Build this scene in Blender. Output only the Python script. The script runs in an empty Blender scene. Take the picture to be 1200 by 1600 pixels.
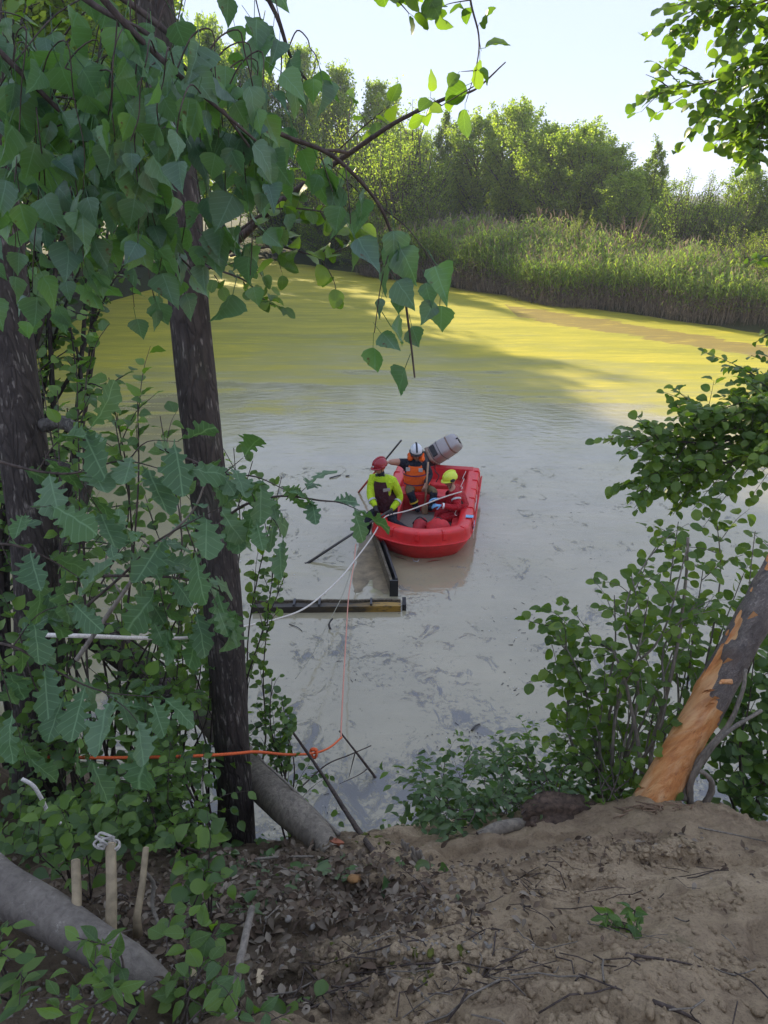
import bpy, bmesh, math, random
import numpy as np
from mathutils import Vector, Matrix, Quaternion, Euler

R = math.radians
random.seed(11)
rng = np.random.default_rng(11)
S = bpy.context.scene
COL = S.collection

# ------------------------------------------------------------------ camera
PITCH, CH, FPX = R(24.0), 5.2, 1130.0
cam_data = bpy.data.cameras.new('camera')
cam = bpy.data.objects.new('camera', cam_data); COL.objects.link(cam)
cam.location = (0, 0, CH)
cam.rotation_euler = (R(90) - PITCH, 0, 0)
cam_data.sensor_fit = 'VERTICAL'; cam_data.sensor_height = 36
cam_data.lens = 36 * FPX / 1600
cam_data.clip_start = 0.05; cam_data.clip_end = 2000
S.camera = cam
S.render.resolution_x, S.render.resolution_y = 768, 1024

# ------------------------------------------------------------------ light
SUN_AZ, SUN_EL = R(30), R(23)          # azimuth measured left of straight ahead (+y)
sun_dir = Vector((-math.sin(SUN_AZ) * math.cos(SUN_EL), math.cos(SUN_AZ) * math.cos(SUN_EL), math.sin(SUN_EL)))
world = bpy.data.worlds.new('World'); S.world = world; world.use_nodes = True
wn = world.node_tree; wn.nodes.clear()
sky = wn.nodes.new('ShaderNodeTexSky'); sky.sky_type = 'NISHITA'; sky.sun_disc = False
sky.sun_elevation = SUN_EL; sky.sun_rotation = -SUN_AZ
sky.air_density = 1.0; sky.dust_density = 0.35; sky.ozone_density = 2.2; sky.altitude = 100
wbg = wn.nodes.new('ShaderNodeBackground'); wbg.inputs['Strength'].default_value = 0.10
wout = wn.nodes.new('ShaderNodeOutputWorld')
wmix = wn.nodes.new('ShaderNodeMix'); wmix.data_type = 'RGBA'; wmix.inputs[0].default_value = .94   # thin even haze over the clear sky
wn.links.new(sky.outputs[0], wmix.inputs[6]); wmix.inputs[7].default_value = (2.42, 2.78, 3.75, 1)
wn.links.new(wmix.outputs[2], wbg.inputs[0]); wn.links.new(wbg.outputs[0], wout.inputs[0])
sd = bpy.data.lights.new('sun', 'SUN'); sd.energy = 3.9; sd.angle = R(0.6); sd.color = (1, .84, .6)
so = bpy.data.objects.new('sun', sd); COL.objects.link(so)
so.location = (-20, 30, 30)
so.rotation_euler = sun_dir.to_track_quat('Z', 'Y').to_euler()
S.view_settings.view_transform = 'Standard'; S.view_settings.look = 'None'
S.view_settings.exposure = 1.68; S.view_settings.gamma = 1; S.view_settings.use_curve_mapping = False
S.cycles.max_bounces = 8; S.cycles.transparent_max_bounces = 8
S.cycles.transmission_bounces = 4; S.cycles.diffuse_bounces = 4
S.cycles.caustics_reflective = False; S.cycles.caustics_refractive = False

# ------------------------------------------------------------------ photo geometry helpers
cp, sp = math.cos(PITCH), math.sin(PITCH)
def ray(u, v):
    a, b = (u - 600) / FPX, (v - 800) / FPX
    return Vector((a, cp - b * sp, -sp - b * cp))
def at_y(u, v, y):                       # point seen at pixel (u,v) standing at distance y
    d = ray(u, v); return Vector((0, 0, CH)) + d * (y / d.y)
def at_z(u, v, z=0.0):
    d = ray(u, v); return Vector((0, 0, CH)) + d * ((z - CH) / d.z)

# ------------------------------------------------------------------ object helpers
def link(name, me, parent=None, mats=(), smooth=False):
    o = bpy.data.objects.new(name, me); COL.objects.link(o)
    for m in mats: me.materials.append(m)
    if parent is not None: o.parent = parent
    if smooth: me.shade_smooth()
    return o
def tag(o, label=None, cat=None, group=None, kind=None):
    if label: o['label'] = label
    if cat: o['category'] = cat
    if group: o['group'] = group
    if kind: o['kind'] = kind
    return o
def empty(name, loc=(0, 0, 0), label=None, cat=None, group=None, rot=(0, 0, 0)):
    o = bpy.data.objects.new(name, None); COL.objects.link(o)
    o.location = loc; o.rotation_euler = rot; o.empty_display_size = .1
    tag(o, label, cat, group); return o
def np_mesh(name, verts, faces_flat, loop_tot, matidx=None):
    me = bpy.data.meshes.new(name)
    verts = np.asarray(verts, dtype=np.float32); nv = len(verts)
    loop_tot = np.asarray(loop_tot, dtype=np.int32); nf = len(loop_tot)
    faces_flat = np.asarray(faces_flat, dtype=np.int32)
    me.vertices.add(nv); me.vertices.foreach_set('co', verts.ravel())
    me.loops.add(len(faces_flat)); me.loops.foreach_set('vertex_index', faces_flat)
    me.polygons.add(nf)
    ls = np.zeros(nf, dtype=np.int32); ls[1:] = np.cumsum(loop_tot)[:-1]
    me.polygons.foreach_set('loop_start', ls); me.polygons.foreach_set('loop_total', loop_tot)
    if matidx is not None: me.polygons.foreach_set('material_index', np.asarray(matidx, dtype=np.int32))
    me.update(calc_edges=True); me.validate()
    return me

class MB:
    """collects shapes into one mesh"""
    def __init__(s): s.v = []; s.f = []; s.m = []
    def add(s, verts, faces, mi=0):
        b = len(s.v); s.v += [tuple(x) for x in verts]
        s.f += [[i + b for i in f] for f in faces]; s.m += [mi] * len(faces)
    def tube(s, pts, rad, n=8, mi=0, cap=True, rough=0.0, seed=0):
        pts = [Vector(p) for p in pts]
        if not hasattr(rad, '__len__'): rad = [rad] * len(pts)
        rr = random.Random(seed)
        vs, fs = [], []; ref = None
        for i, p in enumerate(pts):
            t = (pts[min(i + 1, len(pts) - 1)] - pts[max(i - 1, 0)]).normalized()
            if ref is None: ref = Vector((0, 0, 1)) if abs(t.z) < .9 else Vector((1, 0, 0))
            sx = t.cross(ref)
            if sx.length < 1e-5: sx = t.orthogonal()
            sx.normalize(); up = sx.cross(t).normalized(); ref = up
            for k in range(n):
                an = 2 * math.pi * k / n; r = rad[i] * (1 + (rr.uniform(-rough, rough) if rough else 0))
                vs.append(p + (sx * math.cos(an) + up * math.sin(an)) * r)
        for i in range(len(pts) - 1):
            for k in range(n):
                a = i * n + k; b = i * n + (k + 1) % n
                fs.append([a, b, b + n, a + n])
        if cap:
            fs.append(list(range(n))[::-1]); fs.append([(len(pts) - 1) * n + k for k in range(n)])
        s.add(vs, fs, mi)
    def box(s, c, sz, rot=None, mi=0, taper=1.0):
        c = Vector(c); vs = []
        for dz in (-.5, .5):
            for dx, dy in ((-.5, -.5), (.5, -.5), (.5, .5), (-.5, .5)):
                k = taper if dz > 0 else 1
                q = Vector((dx * sz[0] * k, dy * sz[1] * k, dz * sz[2]))
                if rot is not None: q = rot @ q
                vs.append(c + q)
        s.add(vs, [[3, 2, 1, 0], [4, 5, 6, 7], [0, 1, 5, 4], [1, 2, 6, 5], [2, 3, 7, 6], [3, 0, 4, 7]], mi)
    def blob(s, c, sz, rot=None, seg=12, rings=8, mi=0, fn=None):
        c = Vector(c); vs = []; fs = []
        for i in range(rings + 1):
            th = math.pi * i / rings
            for k in range(seg):
                ph = 2 * math.pi * k / seg
                q = Vector((math.sin(th) * math.cos(ph), math.sin(th) * math.sin(ph), math.cos(th)))
                if fn: q = fn(q)
                q = Vector((q.x * sz[0], q.y * sz[1], q.z * sz[2]))
                if rot is not None: q = rot @ q
                vs.append(c + q)
        for i in range(rings):
            for k in range(seg):
                a = i * seg + k; b = i * seg + (k + 1) % seg
                fs.append([a, a + seg, b + seg, b])
        s.add(vs, fs, mi)
    def build(s, name, mats, parent=None, smooth=True, clean=False):
        me = bpy.data.meshes.new(name); me.from_pydata(s.v, [], s.f)
        me.polygons.foreach_set('material_index', s.m); me.update()
        if clean:
            bm = bmesh.new(); bm.from_mesh(me); bmesh.ops.remove_doubles(bm, verts=bm.verts, dist=1e-5)
            bmesh.ops.recalc_face_normals(bm, faces=bm.faces); bm.to_mesh(me); bm.free()
        if not isinstance(mats, (list, tuple)): mats = [mats]
        return link(name, me, parent, mats, smooth)

def spline(pts, n=6):
    """Catmull-Rom through points"""
    P = [Vector(p) for p in pts]; P = [P[0] * 2 - P[1]] + P + [P[-1] * 2 - P[-2]]; out = []
    for i in range(1, len(P) - 2):
        for k in range(n):
            t = k / n; a, b, c, d = P[i - 1], P[i], P[i + 1], P[i + 2]
            out.append(.5 * ((2 * b) + (c - a) * t + (2 * a - 5 * b + 4 * c - d) * t * t + (3 * b - 3 * c + d - a) * t ** 3))
    out.append(P[-2]); return out

# value noise on numpy arrays
_perm = rng.random((256, 256))
def vnoise(x, y, s=1.0, ox=0.0):
    x = np.asarray(x) * s + 37.3 + ox; y = np.asarray(y) * s + 91.7 + ox * 1.7
    xi = np.floor(x).astype(int); yi = np.floor(y).astype(int); fx = x - xi; fy = y - yi
    fx = fx * fx * (3 - 2 * fx); fy = fy * fy * (3 - 2 * fy)
    g = lambda i, j: _perm[i & 255, j & 255]
    return (g(xi, yi) * (1 - fx) + g(xi + 1, yi) * fx) * (1 - fy) + (g(xi, yi + 1) * (1 - fx) + g(xi + 1, yi + 1) * fx) * fy - .5
def fbm(x, y, s, oct=4, ox=0.0):
    r = 0; a = 1.0
    for i in range(oct):
        r = r + a * vnoise(x, y, s, ox + i * 13.1); s *= 2.1; a *= .5
    return r

# ------------------------------------------------------------------ materials
def nt(name):
    m = bpy.data.materials.new(name); m.use_nodes = True; t = m.node_tree
    return m, t, t.nodes['Principled BSDF'], t.nodes['Material Output']
def ramp(t, fac, stops, interp='LINEAR'):
    r = t.nodes.new('ShaderNodeValToRGB'); r.color_ramp.interpolation = interp
    e = r.color_ramp.elements
    while len(e) < len(stops): e.new(.5)
    for k, (p, c) in enumerate(stops):
        e[k].position = p; e[k].color = (c[0], c[1], c[2], 1) if hasattr(c, '__len__') else (c, c, c, 1)
    if fac is not None: t.links.new(fac, r.inputs[0])
    return r.outputs[0]
def coord(t, scale=(1, 1, 1), rot=(0, 0, 0), kind='Object'):
    if kind == 'World':
        g = t.nodes.new('ShaderNodeNewGeometry').outputs['Position']
    else: g = t.nodes.new('ShaderNodeTexCoord').outputs[kind]
    mp = t.nodes.new('ShaderNodeMapping'); t.links.new(g, mp.inputs[0])
    mp.inputs['Scale'].default_value = scale; mp.inputs['Rotation'].default_value = rot
    return mp.outputs[0]
def coord_axis(t, ang, scale):
    m1 = coord(t, (1, 1, 1), (0, ang, 0)); m2 = t.nodes.new('ShaderNodeMapping'); m2.inputs['Scale'].default_value = scale
    t.links.new(m1, m2.inputs[0]); return m2.outputs[0]
def noise(t, vec, scale, detail=4, rough=.55, dist=0.0, out=0):
    n = t.nodes.new('ShaderNodeTexNoise'); n.inputs['Scale'].default_value = scale
    n.inputs['Detail'].default_value = detail; n.inputs['Roughness'].default_value = rough
    n.inputs['Distortion'].default_value = dist
    if vec is not None: t.links.new(vec, n.inputs['Vector'])
    return n.outputs[out]
def mathn(t, op, a, b=None, clamp=False):
    n = t.nodes.new('ShaderNodeMath'); n.operation = op; n.use_clamp = clamp
    for i, x in enumerate((a, b)):
        if x is None: continue
        if isinstance(x, (int, float)): n.inputs[i].default_value = x
        else: t.links.new(x, n.inputs[i])
    return n.outputs[0]
def mix(t, fac, a, b, mode='MIX'):
    n = t.nodes.new('ShaderNodeMix'); n.data_type = 'RGBA'; n.blend_type = mode
    for sock, x in ((0, fac), (6, a), (7, b)):
        if isinstance(x, (int, float)): n.inputs[sock].default_value = x
        elif isinstance(x, (tuple, list)): n.inputs[sock].default_value = (*x[:3], 1)
        else: t.links.new(x, n.inputs[sock])
    return n.outputs[2]
def bump(t, bs, h, strength=.4, dist=.01):
    b = t.nodes.new('ShaderNodeBump'); b.inputs['Strength'].default_value = strength
    b.inputs['Distance'].default_value = dist; t.links.new(h, b.inputs['Height'])
    t.links.new(b.outputs[0], bs.inputs['Normal']); return b
def plain(name, col, rough=.6, spec=.5, metal=0.0, var=.15, scale=20, bmp=0.0, dirt=0.0):
    m, t, b, o = nt(name)
    v = coord(t); n = noise(t, v, scale, 4)
    lo = tuple(c * (1 - var) for c in col); hi = tuple(min(1, c * (1 + var)) for c in col)
    c = ramp(t, n, [(.3, lo), (.7, hi)])
    if dirt:
        n2 = noise(t, v, scale * .25, 6, .7)
        c = mix(t, ramp(t, n2, [(.5, 0), (.72, dirt)]), c, (.12, .1, .075))
    t.links.new(c, b.inputs['Base Color'])
    b.inputs['Roughness'].default_value = rough; b.inputs['Specular IOR Level'].default_value = spec
    b.inputs['Metallic'].default_value = metal
    if bmp: bump(t, b, n, bmp, .004)
    return m
def leafmat(name, cols, trans=.35, tcol=None, rough=.45, spec=.5, blotch=None, vein=False, island=True):
    """leaf: base colour varies per leaf (object random + mesh island random)"""
    m, t, b, o = nt(name)
    oi = t.nodes.new('ShaderNodeObjectInfo').outputs['Random']
    if island:
        gi = t.nodes.new('ShaderNodeNewGeometry').outputs['Random Per Island']
        oi = mathn(t, 'FRACT', mathn(t, 'ADD', oi, gi))
    k = len(cols)
    c = ramp(t, oi, [((i + .5) / k, x) for i, x in enumerate(cols)])
    v = coord(t)
    if vein:
        sx = t.nodes.new('ShaderNodeSeparateXYZ'); t.links.new(v, sx.inputs[0])
        ax = mathn(t, 'ABSOLUTE', sx.outputs[0])
        mid = ramp(t, ax, [(.0, 1), (.022, 0)])
        w = mathn(t, 'SINE', mathn(t, 'MULTIPLY', mathn(t, 'SUBTRACT', sx.outputs[1], mathn(t, 'MULTIPLY', ax, .7)), 42.0))
        side = ramp(t, w, [(.86, 0), (1.0, .55)])
        c = mix(t, mathn(t, 'MAXIMUM', mathn(t, 'MULTIPLY', mid, .6), mathn(t, 'MULTIPLY', side, .5)), c, tuple(min(1, x * 1.9 + .01) for x in cols[-1]))
    if blotch:
        n = noise(t, v, 2.2 if vein else 3, 3)
        c = mix(t, ramp(t, n, [(.66, 0), (.72, 1)]), c, blotch)
    t.links.new(c, b.inputs['Base Color'])
    b.inputs['Roughness'].default_value = rough; b.inputs['Specular IOR Level'].default_value = spec
    tr = t.nodes.new('ShaderNodeBsdfTranslucent')
    tc = mix(t, 1.0, c, tcol or (1.45, 1.65, .5), 'MULTIPLY')
    t.links.new(tc, tr.inputs[0])
    ms = t.nodes.new('ShaderNodeMixShader'); ms.inputs[0].default_value = trans
    t.links.new(b.outputs[0], ms.inputs[1]); t.links.new(tr.outputs[0], ms.inputs[2])
    t.links.new(ms.outputs[0], o.inputs[0])
    return m
def barkmat(name, dark, light, lichen=None, scale=1.0, furrow=.9, zs=.18):
    m, t, b, o = nt(name)
    v = coord(t, (1, 1, zs)); 
    n1 = noise(t, v, 34 * scale, 6, .65, .5); n2 = noise(t, coord(t), 5, 4)
    c = ramp(t, n1, [(.34, dark), (.5, tuple((a + b_) / 2 for a, b_ in zip(dark, light))), (.68, light)])
    c = mix(t, ramp(t, n2, [(.4, 0), (.7, .5)]), c, tuple(x * .6 for x in dark))
    if lichen:
        n3 = noise(t, coord(t, (1, 1, .5)), 16, 5, .7)
        c = mix(t, ramp(t, n3, [(.6, 0), (.68, .8)]), c, lichen)
    t.links.new(c, b.inputs['Base Color']); b.inputs['Roughness'].default_value = .85
    b.inputs['Specular IOR Level'].default_value = .25
    bump(t, b, n1, furrow, .012)
    return m
# ================================================================== SETTING
BANK_A, BANK_B = Vector((-10.5, 63)), Vector((15, 29))     # far bank water line
bd = (BANK_B - BANK_A).normalized(); bn = Vector((bd.y * -1, bd.x))   # bn points inland
if bn.y < 0: bn = -bn
def bank(s, off=0.0):                                      # s metres along the far bank from BANK_A
    wob = .5 * math.sin(s * .35) + .3 * math.sin(s * .9 + 1)
    p = BANK_A + bd * s + bn * (off + wob); return p
PY = np.array([-60, -3, 0, .8, 1.2, 2.0, 3.0, 3.35, 3.8, 4.4, 4.9, 5.6, 7.0, 200.])
PZ = np.array([4.2, 3.72, 3.60, 3.44, 3.20, 2.62, 1.86, 1.42, .75, .18, -.1, -.5, -1.1, -1.3])
def height(x, y, fine=True):
    x = np.asarray(x, dtype=float); y = np.asarray(y, dtype=float)
    shift = .55 * np.maximum(0, -1.8 - x) + .12 * np.sin(x * 1.7)
    yy = y - shift * np.clip((y + 1) / 4, 0, 1)
    z = np.interp(yy, PY, PZ)
    sd_ = (x - BANK_A.x) * bn.x + (y - BANK_A.y) * bn.y
    far = np.interp(sd_, [-6, -1.5, .2, 1.5, 8, 60], [-1.3, -.6, .05, .45, .9, 1.6])
    z = np.maximum(z, far)
    lx = -12.5 - .03 * (y - 10) + .8 * np.sin(y * .3)
    z = np.maximum(z, np.interp(lx - x, [-3, -1, 0, 2, 10, 60], [-1.3, -.5, .05, .5, 1.0, 1.8]))
    z = z + fbm(x, y, .35, 3) * .25 * np.clip(z + .3, 0, 1)
    # foreground relief
    near = np.clip((6 - np.abs(y)) / 2, 0, 1) * np.clip((z) / .5, 0, 1)
    z = z + near * (fbm(x, y, 1.6, 3, 5) * .17)
    if fine:
        cl = fbm(x, y, 7, 4, 9)
        z = z + near * (cl * .052 + np.maximum(0, fbm(x, y, 15, 3, 21) - .05) * .05 * np.clip(fbm(x, y, 1.8, 2, 99) * 3 + .5, 0, 1) + fbm(x, y, 38, 2, 3) * .011)
        # eroded ledges
        e = fbm(x * .7, y * 1.3, 2.9, 4, 31)
        z = z - near * .06 * np.clip((e - .10) * 8, 0, 1)
        z = z + near * np.maximum(0, fbm(x, y, 26, 3, 77)) * .035 * np.clip(fbm(x, y, 2.1, 2, 55) * 4 + .6, 0, 1)
    # dirt heap lower left
    z = z + .16 * np.exp(-(((x + .62) / .42) ** 2 + ((y - .82) / .28) ** 2))
    z = z + .15 * np.exp(-(((x + .66) / .26) ** 2 + ((y - 1.2) / .16) ** 2))
    z = z + .10 * np.exp(-(((x - 1.75) / .7) ** 2 + ((y - 2.85) / .3) ** 2))
    return z
def gz(x, y): return float(height(np.array([x]), np.array([y]))[0])

def spaced(core0, core1, step, lo, hi, g=1.16):
    a = list(np.arange(core0, core1 + 1e-6, step)); s = step
    while a[-1] < hi: s *= g; a.append(a[-1] + s)
    s = step
    while a[0] > lo: s *= g; a.insert(0, a[0] - s)
    return np.array(a)
gx = spaced(-1.9, 2.5, .014, -400, 400, 1.10); gy = spaced(.75, 3.5, .014, -60, 500, 1.10)
X, Y = np.meshgrid(gx, gy); Z = height(X, Y)
nx, ny = len(gx), len(gy)
idx = np.arange(nx * ny).reshape(ny, nx)
q = np.stack([idx[:-1, :-1], idx[:-1, 1:], idx[1:, 1:], idx[1:, :-1]], -1).reshape(-1, 4)
gme = np_mesh('ground', np.stack([X, Y, Z], -1).reshape(-1, 3), q.ravel(), np.full(len(q), 4))

def ground_mat():
    m, t, b, o = nt('dirt')
    v = coord(t, kind='World')
    n1 = noise(t, v, 1.3, 5, .6); n2 = noise(t, v, 14, 8, .72); n3 = noise(t, v, 90, 5, .7); n4 = noise(t, v, 4.5, 6, .65, .6)
    c = ramp(t, n1, [(.3, (.33, .245, .155)), (.52, (.45, .34, .215)), (.75, (.57, .44, .29))])
    c = mix(t, ramp(t, n4, [(.5, 0), (.66, .7)]), c, (.22, .155, .10))
    c = mix(t, ramp(t, n2, [(.30, .6), (.46, 0)]), c, (.19, .135, .088))
    c = mix(t, ramp(t, n3, [(.3, .5), (.5, 0)]), c, (.10, .08, .06))
    c = mix(t, ramp(t, n3, [(.68, 0), (.8, .5)]), c, (.36, .31, .24))
    # mossy stains
    n5 = noise(t, v, 2.6, 5, .7)
    c = mix(t, ramp(t, n5, [(.62, 0), (.7, .45)]), c, (.085, .085, .03))
    # far land is covered in grass and humus
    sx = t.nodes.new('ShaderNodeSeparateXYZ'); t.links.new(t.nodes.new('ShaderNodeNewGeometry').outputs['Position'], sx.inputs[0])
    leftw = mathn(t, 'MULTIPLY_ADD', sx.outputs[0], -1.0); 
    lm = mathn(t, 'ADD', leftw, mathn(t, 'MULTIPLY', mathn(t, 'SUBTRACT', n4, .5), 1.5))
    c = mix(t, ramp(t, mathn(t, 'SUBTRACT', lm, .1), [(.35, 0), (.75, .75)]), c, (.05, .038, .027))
    fw = mathn(t, 'GREATER_THAN', sx.outputs[1], 20)
    c = mix(t, fw, c, mix(t, n2, (.03, .035, .012), (.07, .075, .03)))
    t.links.new(c, b.inputs['Base Color']); b.inputs['Roughness'].default_value = .95
    b.inputs['Specular IOR Level'].default_value = .2
    n6 = noise(t, v, 260, 4, .7); c2 = mathn(t, 'MULTIPLY', n6, .18)
    h = mathn(t, 'ADD', mathn(t, 'ADD', mathn(t, 'MULTIPLY', n2, .7), mathn(t, 'MULTIPLY', n3, .45)), c2)
    bump(t, b, h, 1.0, .03)
    return m
M = {}
M['dirt'] = ground_mat()
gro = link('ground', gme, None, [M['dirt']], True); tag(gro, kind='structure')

def water_mat():
    m, t, b, o = nt('pond water')
    g = t.nodes.new('ShaderNodeNewGeometry').outputs['Position']
    sx = t.nodes.new('ShaderNodeSeparateXYZ'); t.links.new(g, sx.inputs[0]); x, y = sx.outputs[0], sx.outputs[1]
    ang = math.atan2(bd.y, bd.x)
    st = coord(t, (.16, 1, 1), (0, 0, -ang), 'World')      # streaks run along the far bank
    v = coord(t, kind='World')
    big = noise(t, v, .22, 4, .6); sk = noise(t, st, 1.1, 6, .65, .4); fine = noise(t, v, 22, 5, .7)
    # duckweed density grows away from the near bank, thinner in the middle
    gx_ = mathn(t, 'MULTIPLY', mathn(t, 'POWER', mathn(t, 'MULTIPLY', mathn(t, 'SUBTRACT', x, 0.0), .16), 2), 1.6)
    gx_ = mathn(t, 'MINIMUM', gx_, 4.0)
    d = mathn(t, 'ADD', y, gx_)
    d = mathn(t, 'ADD', d, mathn(t, 'MULTIPLY', mathn(t, 'SUBTRACT', big, .5), 16))
    d = mathn(t, 'ADD', d, mathn(t, 'MULTIPLY', mathn(t, 'SUBTRACT', sk, .5), 17))
    dens = ramp(t, mathn(t, 'MULTIPLY', d, 1 / 40.), [(9.5 / 40, .0), (14 / 40, .16), (19 / 40, .36), (23.5 / 40, .72), (28 / 40, 1)])
    dn = mathn(t, 'ADD', dens, mathn(t, 'MULTIPLY', mathn(t, 'SUBTRACT', fine, .5), .5))
    cover = mix(t, .4, dens, ramp(t, dn, [(.42, 0), (.56, 1)]))
    mud = ramp(t, noise(t, v, .8, 5, .6), [(.3, (.27, .245, .16)), (.7, (.36, .32, .21))])
    weed = ramp(t, sk, [(.25, (.23, .235, .035)), (.5, (.36, .335, .038)), (.75, (.56, .47, .045))])
    # brown scum strip by the far bank
    sdist = t.nodes.new('ShaderNodeVectorMath'); sdist.operation = 'DOT_PRODUCT'
    t.links.new(g, sdist.inputs[0]); sdist.inputs[1].default_value = (bn.x, bn.y, 0)
    sv = mathn(t, 'SUBTRACT', sdist.outputs['Value'], BANK_A.x * bn.x + BANK_A.y * bn.y)
    sv = mathn(t, 'ADD', sv, mathn(t, 'MULTIPLY', mathn(t, 'SUBTRACT', sk, .5), 3.0))
    strip = ramp(t, mathn(t, 'MULTIPLY_ADD', sv, .1), [(.0, 0), (1, 1)])
    sA = mathn(t, 'MULTIPLY', mathn(t, 'GREATER_THAN', sv, -4.6), mathn(t, 'LESS_THAN', sv, -2.3))
    sA = mathn(t, 'MULTIPLY', sA, mathn(t, 'GREATER_THAN', x, 6.0))
    weed = mix(t, mathn(t, 'MULTIPLY', sA, .75), weed, (.20, .125, .055))
    gr_ = noise(t, v, 38, 3, .8); weed = mix(t, ramp(t, gr_, [(.35, .55), (.55, 0)]), weed, (.16, .17, .03)); weed = mix(t, ramp(t, noise(t, st, 4.5, 5, .7), [(.55, 0), (.68, .5)]), weed, (.68, .56, .05))
    c = mix(t, cover, mud, weed)
    # floating muck close to the near bank
    mk = noise(t, coord(t, (1, .8, 1), (0, 0, .6), 'World'), 3.2, 7, .72, .8)
    mk2 = noise(t, v, .9, 3, .5)
    near = ramp(t, mathn(t, 'MULTIPLY', y, .1), [(.50, .135), (.62, .05), (.85, .015), (1.0, -.03 + .03)])
    mkf = mathn(t, 'ADD', mathn(t, 'ADD', mk, near), mathn(t, 'MULTIPLY', mathn(t, 'SUBTRACT', mk2, .5), .25))
    muck = ramp(t, mkf, [(.60, 0), (.67, 1)])
    fk = noise(t, coord(t, (1, 1.3, 1), (0, 0, .5), 'World'), 15, 4, .75, .5)
    fk = mathn(t, 'ADD', fk, mathn(t, 'ADD', near, mathn(t, 'MULTIPLY', mathn(t, 'SUBTRACT', mk2, .5), .45)))
    muck = mathn(t, 'MAXIMUM', muck, ramp(t, fk, [(.655, 0), (.70, .85)]))
    t_far = mathn(t, 'LESS_THAN', y, 14)
    muck = mathn(t, 'MULTIPLY', muck, t_far)
    c = mix(t, mathn(t, 'MULTIPLY', muck, .75), c, (.07, .078, .10))
    t.links.new(c, b.inputs['Base Color'])
    rgh = mix(t, cover, (.04, .04, .04), (.6, .6, .6))
    rgh = mix(t, mathn(t, 'MULTIPLY', muck, .8), rgh, (.45, .45, .45))
    t.links.new(rgh, b.inputs['Roughness'])
    b.inputs['IOR'].default_value = 1.6
    t.links.new(mathn(t, 'SUBTRACT', .75, mathn(t, 'MULTIPLY', cover, .6)), b.inputs['Specular IOR Level'])
    # ripples
    rp = noise(t, coord(t, (.35, 1, 1), (0, 0, .12), 'World'), 5.5, 3, .5, .5)
    wv = t.nodes.new('ShaderNodeTexWave'); wv.wave_type = 'RINGS'; wv.rings_direction = 'SPHERICAL'
    mp = t.nodes.new('ShaderNodeMapping'); mp.vector_type = 'TEXTURE'; t.links.new(g, mp.inputs[0]); mp.inputs['Location'].default_value = (-.6, 12.5, 0)
    t.links.new(mp.outputs[0], wv.inputs['Vector']); wv.inputs['Scale'].default_value = .8
    wv.inputs['Distortion'].default_value = 9; wv.inputs['Detail'].default_value = 3
    rr_ = mathn(t, 'MULTIPLY', wv.outputs['Fac'], .16)
    h = mathn(t, 'ADD', mathn(t, 'ADD', rp, rr_), mathn(t, 'MULTIPLY', fine, .05))
    h = mathn(t, 'ADD', h, mathn(t, 'MULTIPLY', cover, mathn(t, 'MULTIPLY', fine, .5)))
    h = mathn(t, 'ADD', h, mathn(t, 'MULTIPLY', muck, mathn(t, 'MULTIPLY', mk, 1.5)))
    bump(t, b, h, .28, .025)
    return m
M['water'] = water_mat()
wm = MB(); wm.add([(-120, 2.5, 0), (120, 2.5, 0), (120, 140, 0), (-120, 140, 0)], [[0, 1, 2, 3]])
tag(wm.build('water', M['water'], smooth=False), kind='structure')

# ------------------------------------------------------------------ leaf templates (unit length 1 along +y, base at origin, blade faces +z)
def leaf_template(kind):
    """returns verts, faces with half-width profile; folded along the midrib and curled"""
    prof = dict(
        poplar=[(0, .0), (.03, .20), (.10, .37), (.24, .46), (.40, .40), (.60, .26), (.80, .11), (1.0, 0)],
        alder=[(0, .0), (.05, .17), (.18, .34), (.42, .44), (.68, .40), (.86, .26), (.97, .10), (1.0, 0)],
        ash=[(0, .0), (.10, .09), (.28, .20), (.48, .24), (.68, .18), (.85, .09), (1.0, 0)],
        hazel=[(0, .0), (.04, .14), (.15, .28), (.38, .38), (.60, .33), (.80, .18), (1.0, 0)],
        oak=[(0, .015), (.07, .05), (.13, .14), (.18, .15), (.22, .085), (.27, .12), (.33, .24), (.39, .25), (.43, .15), (.49, .20), (.56, .33), (.63, .34), (.67, .22), (.73, .24), (.79, .30), (.85, .27), (.88, .17), (.94, .16), (1.0, .03)],
        tiny=[(0, .0), (.30, .40), (.75, .34), (1.0, 0)])[kind]
    if kind in ('poplar', 'hazel', 'alder'):
        q = []
        for (s0, w0), (s1, w1) in zip(prof, prof[1:]): q += [(s0, w0), ((s0 + s1) / 2 - .012, (w0 + w1) / 2 * (1.0 if kind != 'poplar' else .955) + (.006 if kind != 'poplar' else 0))]
        prof = q + [prof[-1]]
    v, f = [], []
    curl = .22 if kind != 'tiny' else .1
    for (s, w) in prof:
        zc = -curl * s * s
        v += [(-w, s - (.06 if kind == 'oak' else 0) * (w > .2), zc + w * .28), (0, s, zc), (w, s - (.06 if kind == 'oak' else 0) * (w > .2), zc + w * .28)]
    for i in range(len(prof) - 1):
        a = i * 3; f += [[a, a + 1, a + 4, a + 3], [a + 1, a + 2, a + 5, a + 4]]
    if kind in ('poplar', 'oak', 'hazel', 'alder', 'ash'):    # petiole
        b_ = len(v); L = {'poplar': -.55, 'oak': -.08, 'hazel': -.14, 'alder': -.25, 'ash': -.08}[kind]; r = .012
        v += [(-r, .02, 0), (r, .02, 0), (0, .02, -r * 1.6), (-r, L, .03), (r, L, .03), (0, L, .03 - r * 1.6)]
        f += [[b_, b_ + 1, b_ + 4, b_ + 3], [b_ + 1, b_ + 2, b_ + 5, b_ + 4], [b_ + 2, b_, b_ + 3, b_ + 5]]
    return np.array(v, dtype=float), f
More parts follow.
